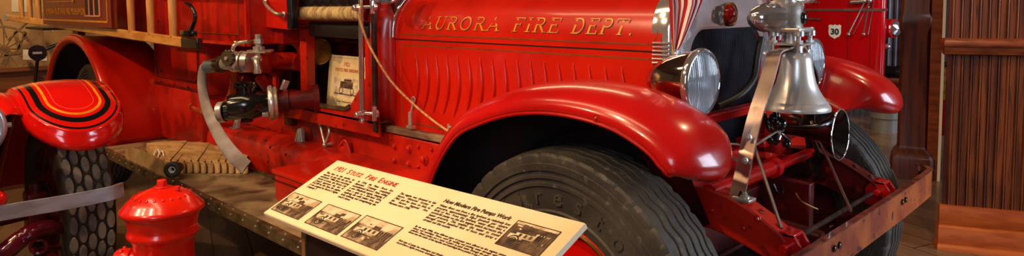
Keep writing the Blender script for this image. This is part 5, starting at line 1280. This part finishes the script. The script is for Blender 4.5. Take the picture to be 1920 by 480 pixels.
m = MB(); q = P(1768, 118, 'Y', 4.4); m.tube([q+V((0, 0, -.05)), q], .018, 12); m.tube([q, q+V((.1, 0, .03))], .01); m.tube([q+V((0, 0, -.02)), q+V((.1, 0, -.03))], .01); m.torus(q+V((-.02, 0, .02)), YA, .02, .005, 16, 6); m.build('valve_lever', BLACK, ex)
m = MB(); m.b2(ec.x-.03, ec.x+.03, ec.y+.07, ec.y+.13, zb0+.05, zb1); m.build('wall_bracket', SATIN, ex)
rd = MB(); q0, q1 = P(1682, 40, 'Y', 4.6), P(1694, 10, 'Y', 4.6)

# ================================================================== MURAL ON THE LEFT WALL
mx_ = -7.69
def mp_(px, py, o=0): return P(px, py, 'X', mx_+o)
mu = thing('mural', (mx_, -1, .76), 'faded sepia photographic mural of a horse-drawn scene on the tan wall', 'mural')
yy0, yy1 = mp_(-60, 50).y, mp_(300, 50).y
m = MB(); m.b2(mx_-.004, mx_, yy0-1.5, yy1, .78, 3.0)
m.build('print', mat('sepia_mural_print', (198, 160, 104), (146, 108, 62), 1.6, lo=.35, hi=.68, rough=.7, detail=9, c3=(104, 76, 46), s3=4, lo3=.58, hi3=.7), mu, smooth=False)
MUD = mat('mural_brown_ink', (112, 86, 54), (146, 114, 72), 12, rough=.7); MUL = mat('mural_pale_ink_and_glare', (226, 216, 190), (206, 190, 156), 6, rough=.7); MUM = mat('mural_mid_brown', (150, 116, 74), (124, 94, 58), 9, rough=.7)
m = MB(); q = mp_(8, 92, .004)
m.torus(q, XA, .24, .010, 40, 6, .1); m.torus(q, XA, .04, .012, 20, 6, .1)
for k in range(12): a = 2*PI*k/12; m.tube([q, q+V((0, .24*math.cos(a), .24*math.sin(a)))], .0035, 4)
for a, b, r in (((15, 75), (50, 42), .006), ((28, 58), (36, 92), .014), ((46, 58), (36, 92), .006), ((44, 62), (53, 76), .012), ((30, 97), (50, 60), .005), ((0, 35), (12, 70), .006), ((0, 105), (40, 98), .010), ((8, 120), (14, 103), .02)): m.tube([mp_(*a, .006), mp_(*b, .006)], 0, flat=(r*2.5, .002), up=(1, 0, 0))
m.build('wheel_and_harness', MUD, mu, smooth=False)
m = MB(); pol = [(56, 50), (74, 46), (82, 60), (80, 78), (84, 92), (72, 98), (56, 90), (36, 98), (34, 92), (52, 82)]
m.prism([mp_(a, b, .003) for a, b in pol], (.001, 0, 0)); pol = [(0, 107), (60, 100), (90, 112), (95, 150), (60, 152), (0, 150)]; m.prism([mp_(a, b, .002) for a, b in pol], (.001, 0, 0)); m.build('figure_silhouette', MUM, mu, smooth=False)
m = MB(); m.prism([mp_(a, b, .007) for a, b in ((43, 93), (88, 94), (88, 114), (43, 112))], (.001, 0, 0)); m.prism([mp_(a, b, .003) for a, b in ((21, -30), (58, -30), (58, 23), (22, 22))], (.001, 0, 0)); m.prism([mp_(a, b, .003) for a, b in ((74, -30), (100, -30), (100, 60), (88, 42), (78, 20))], (.001, 0, 0)); m.build('pale_area', MUL, mu, smooth=False)  # the upper white rectangle is a window-pane reflection, drawn in pale colour
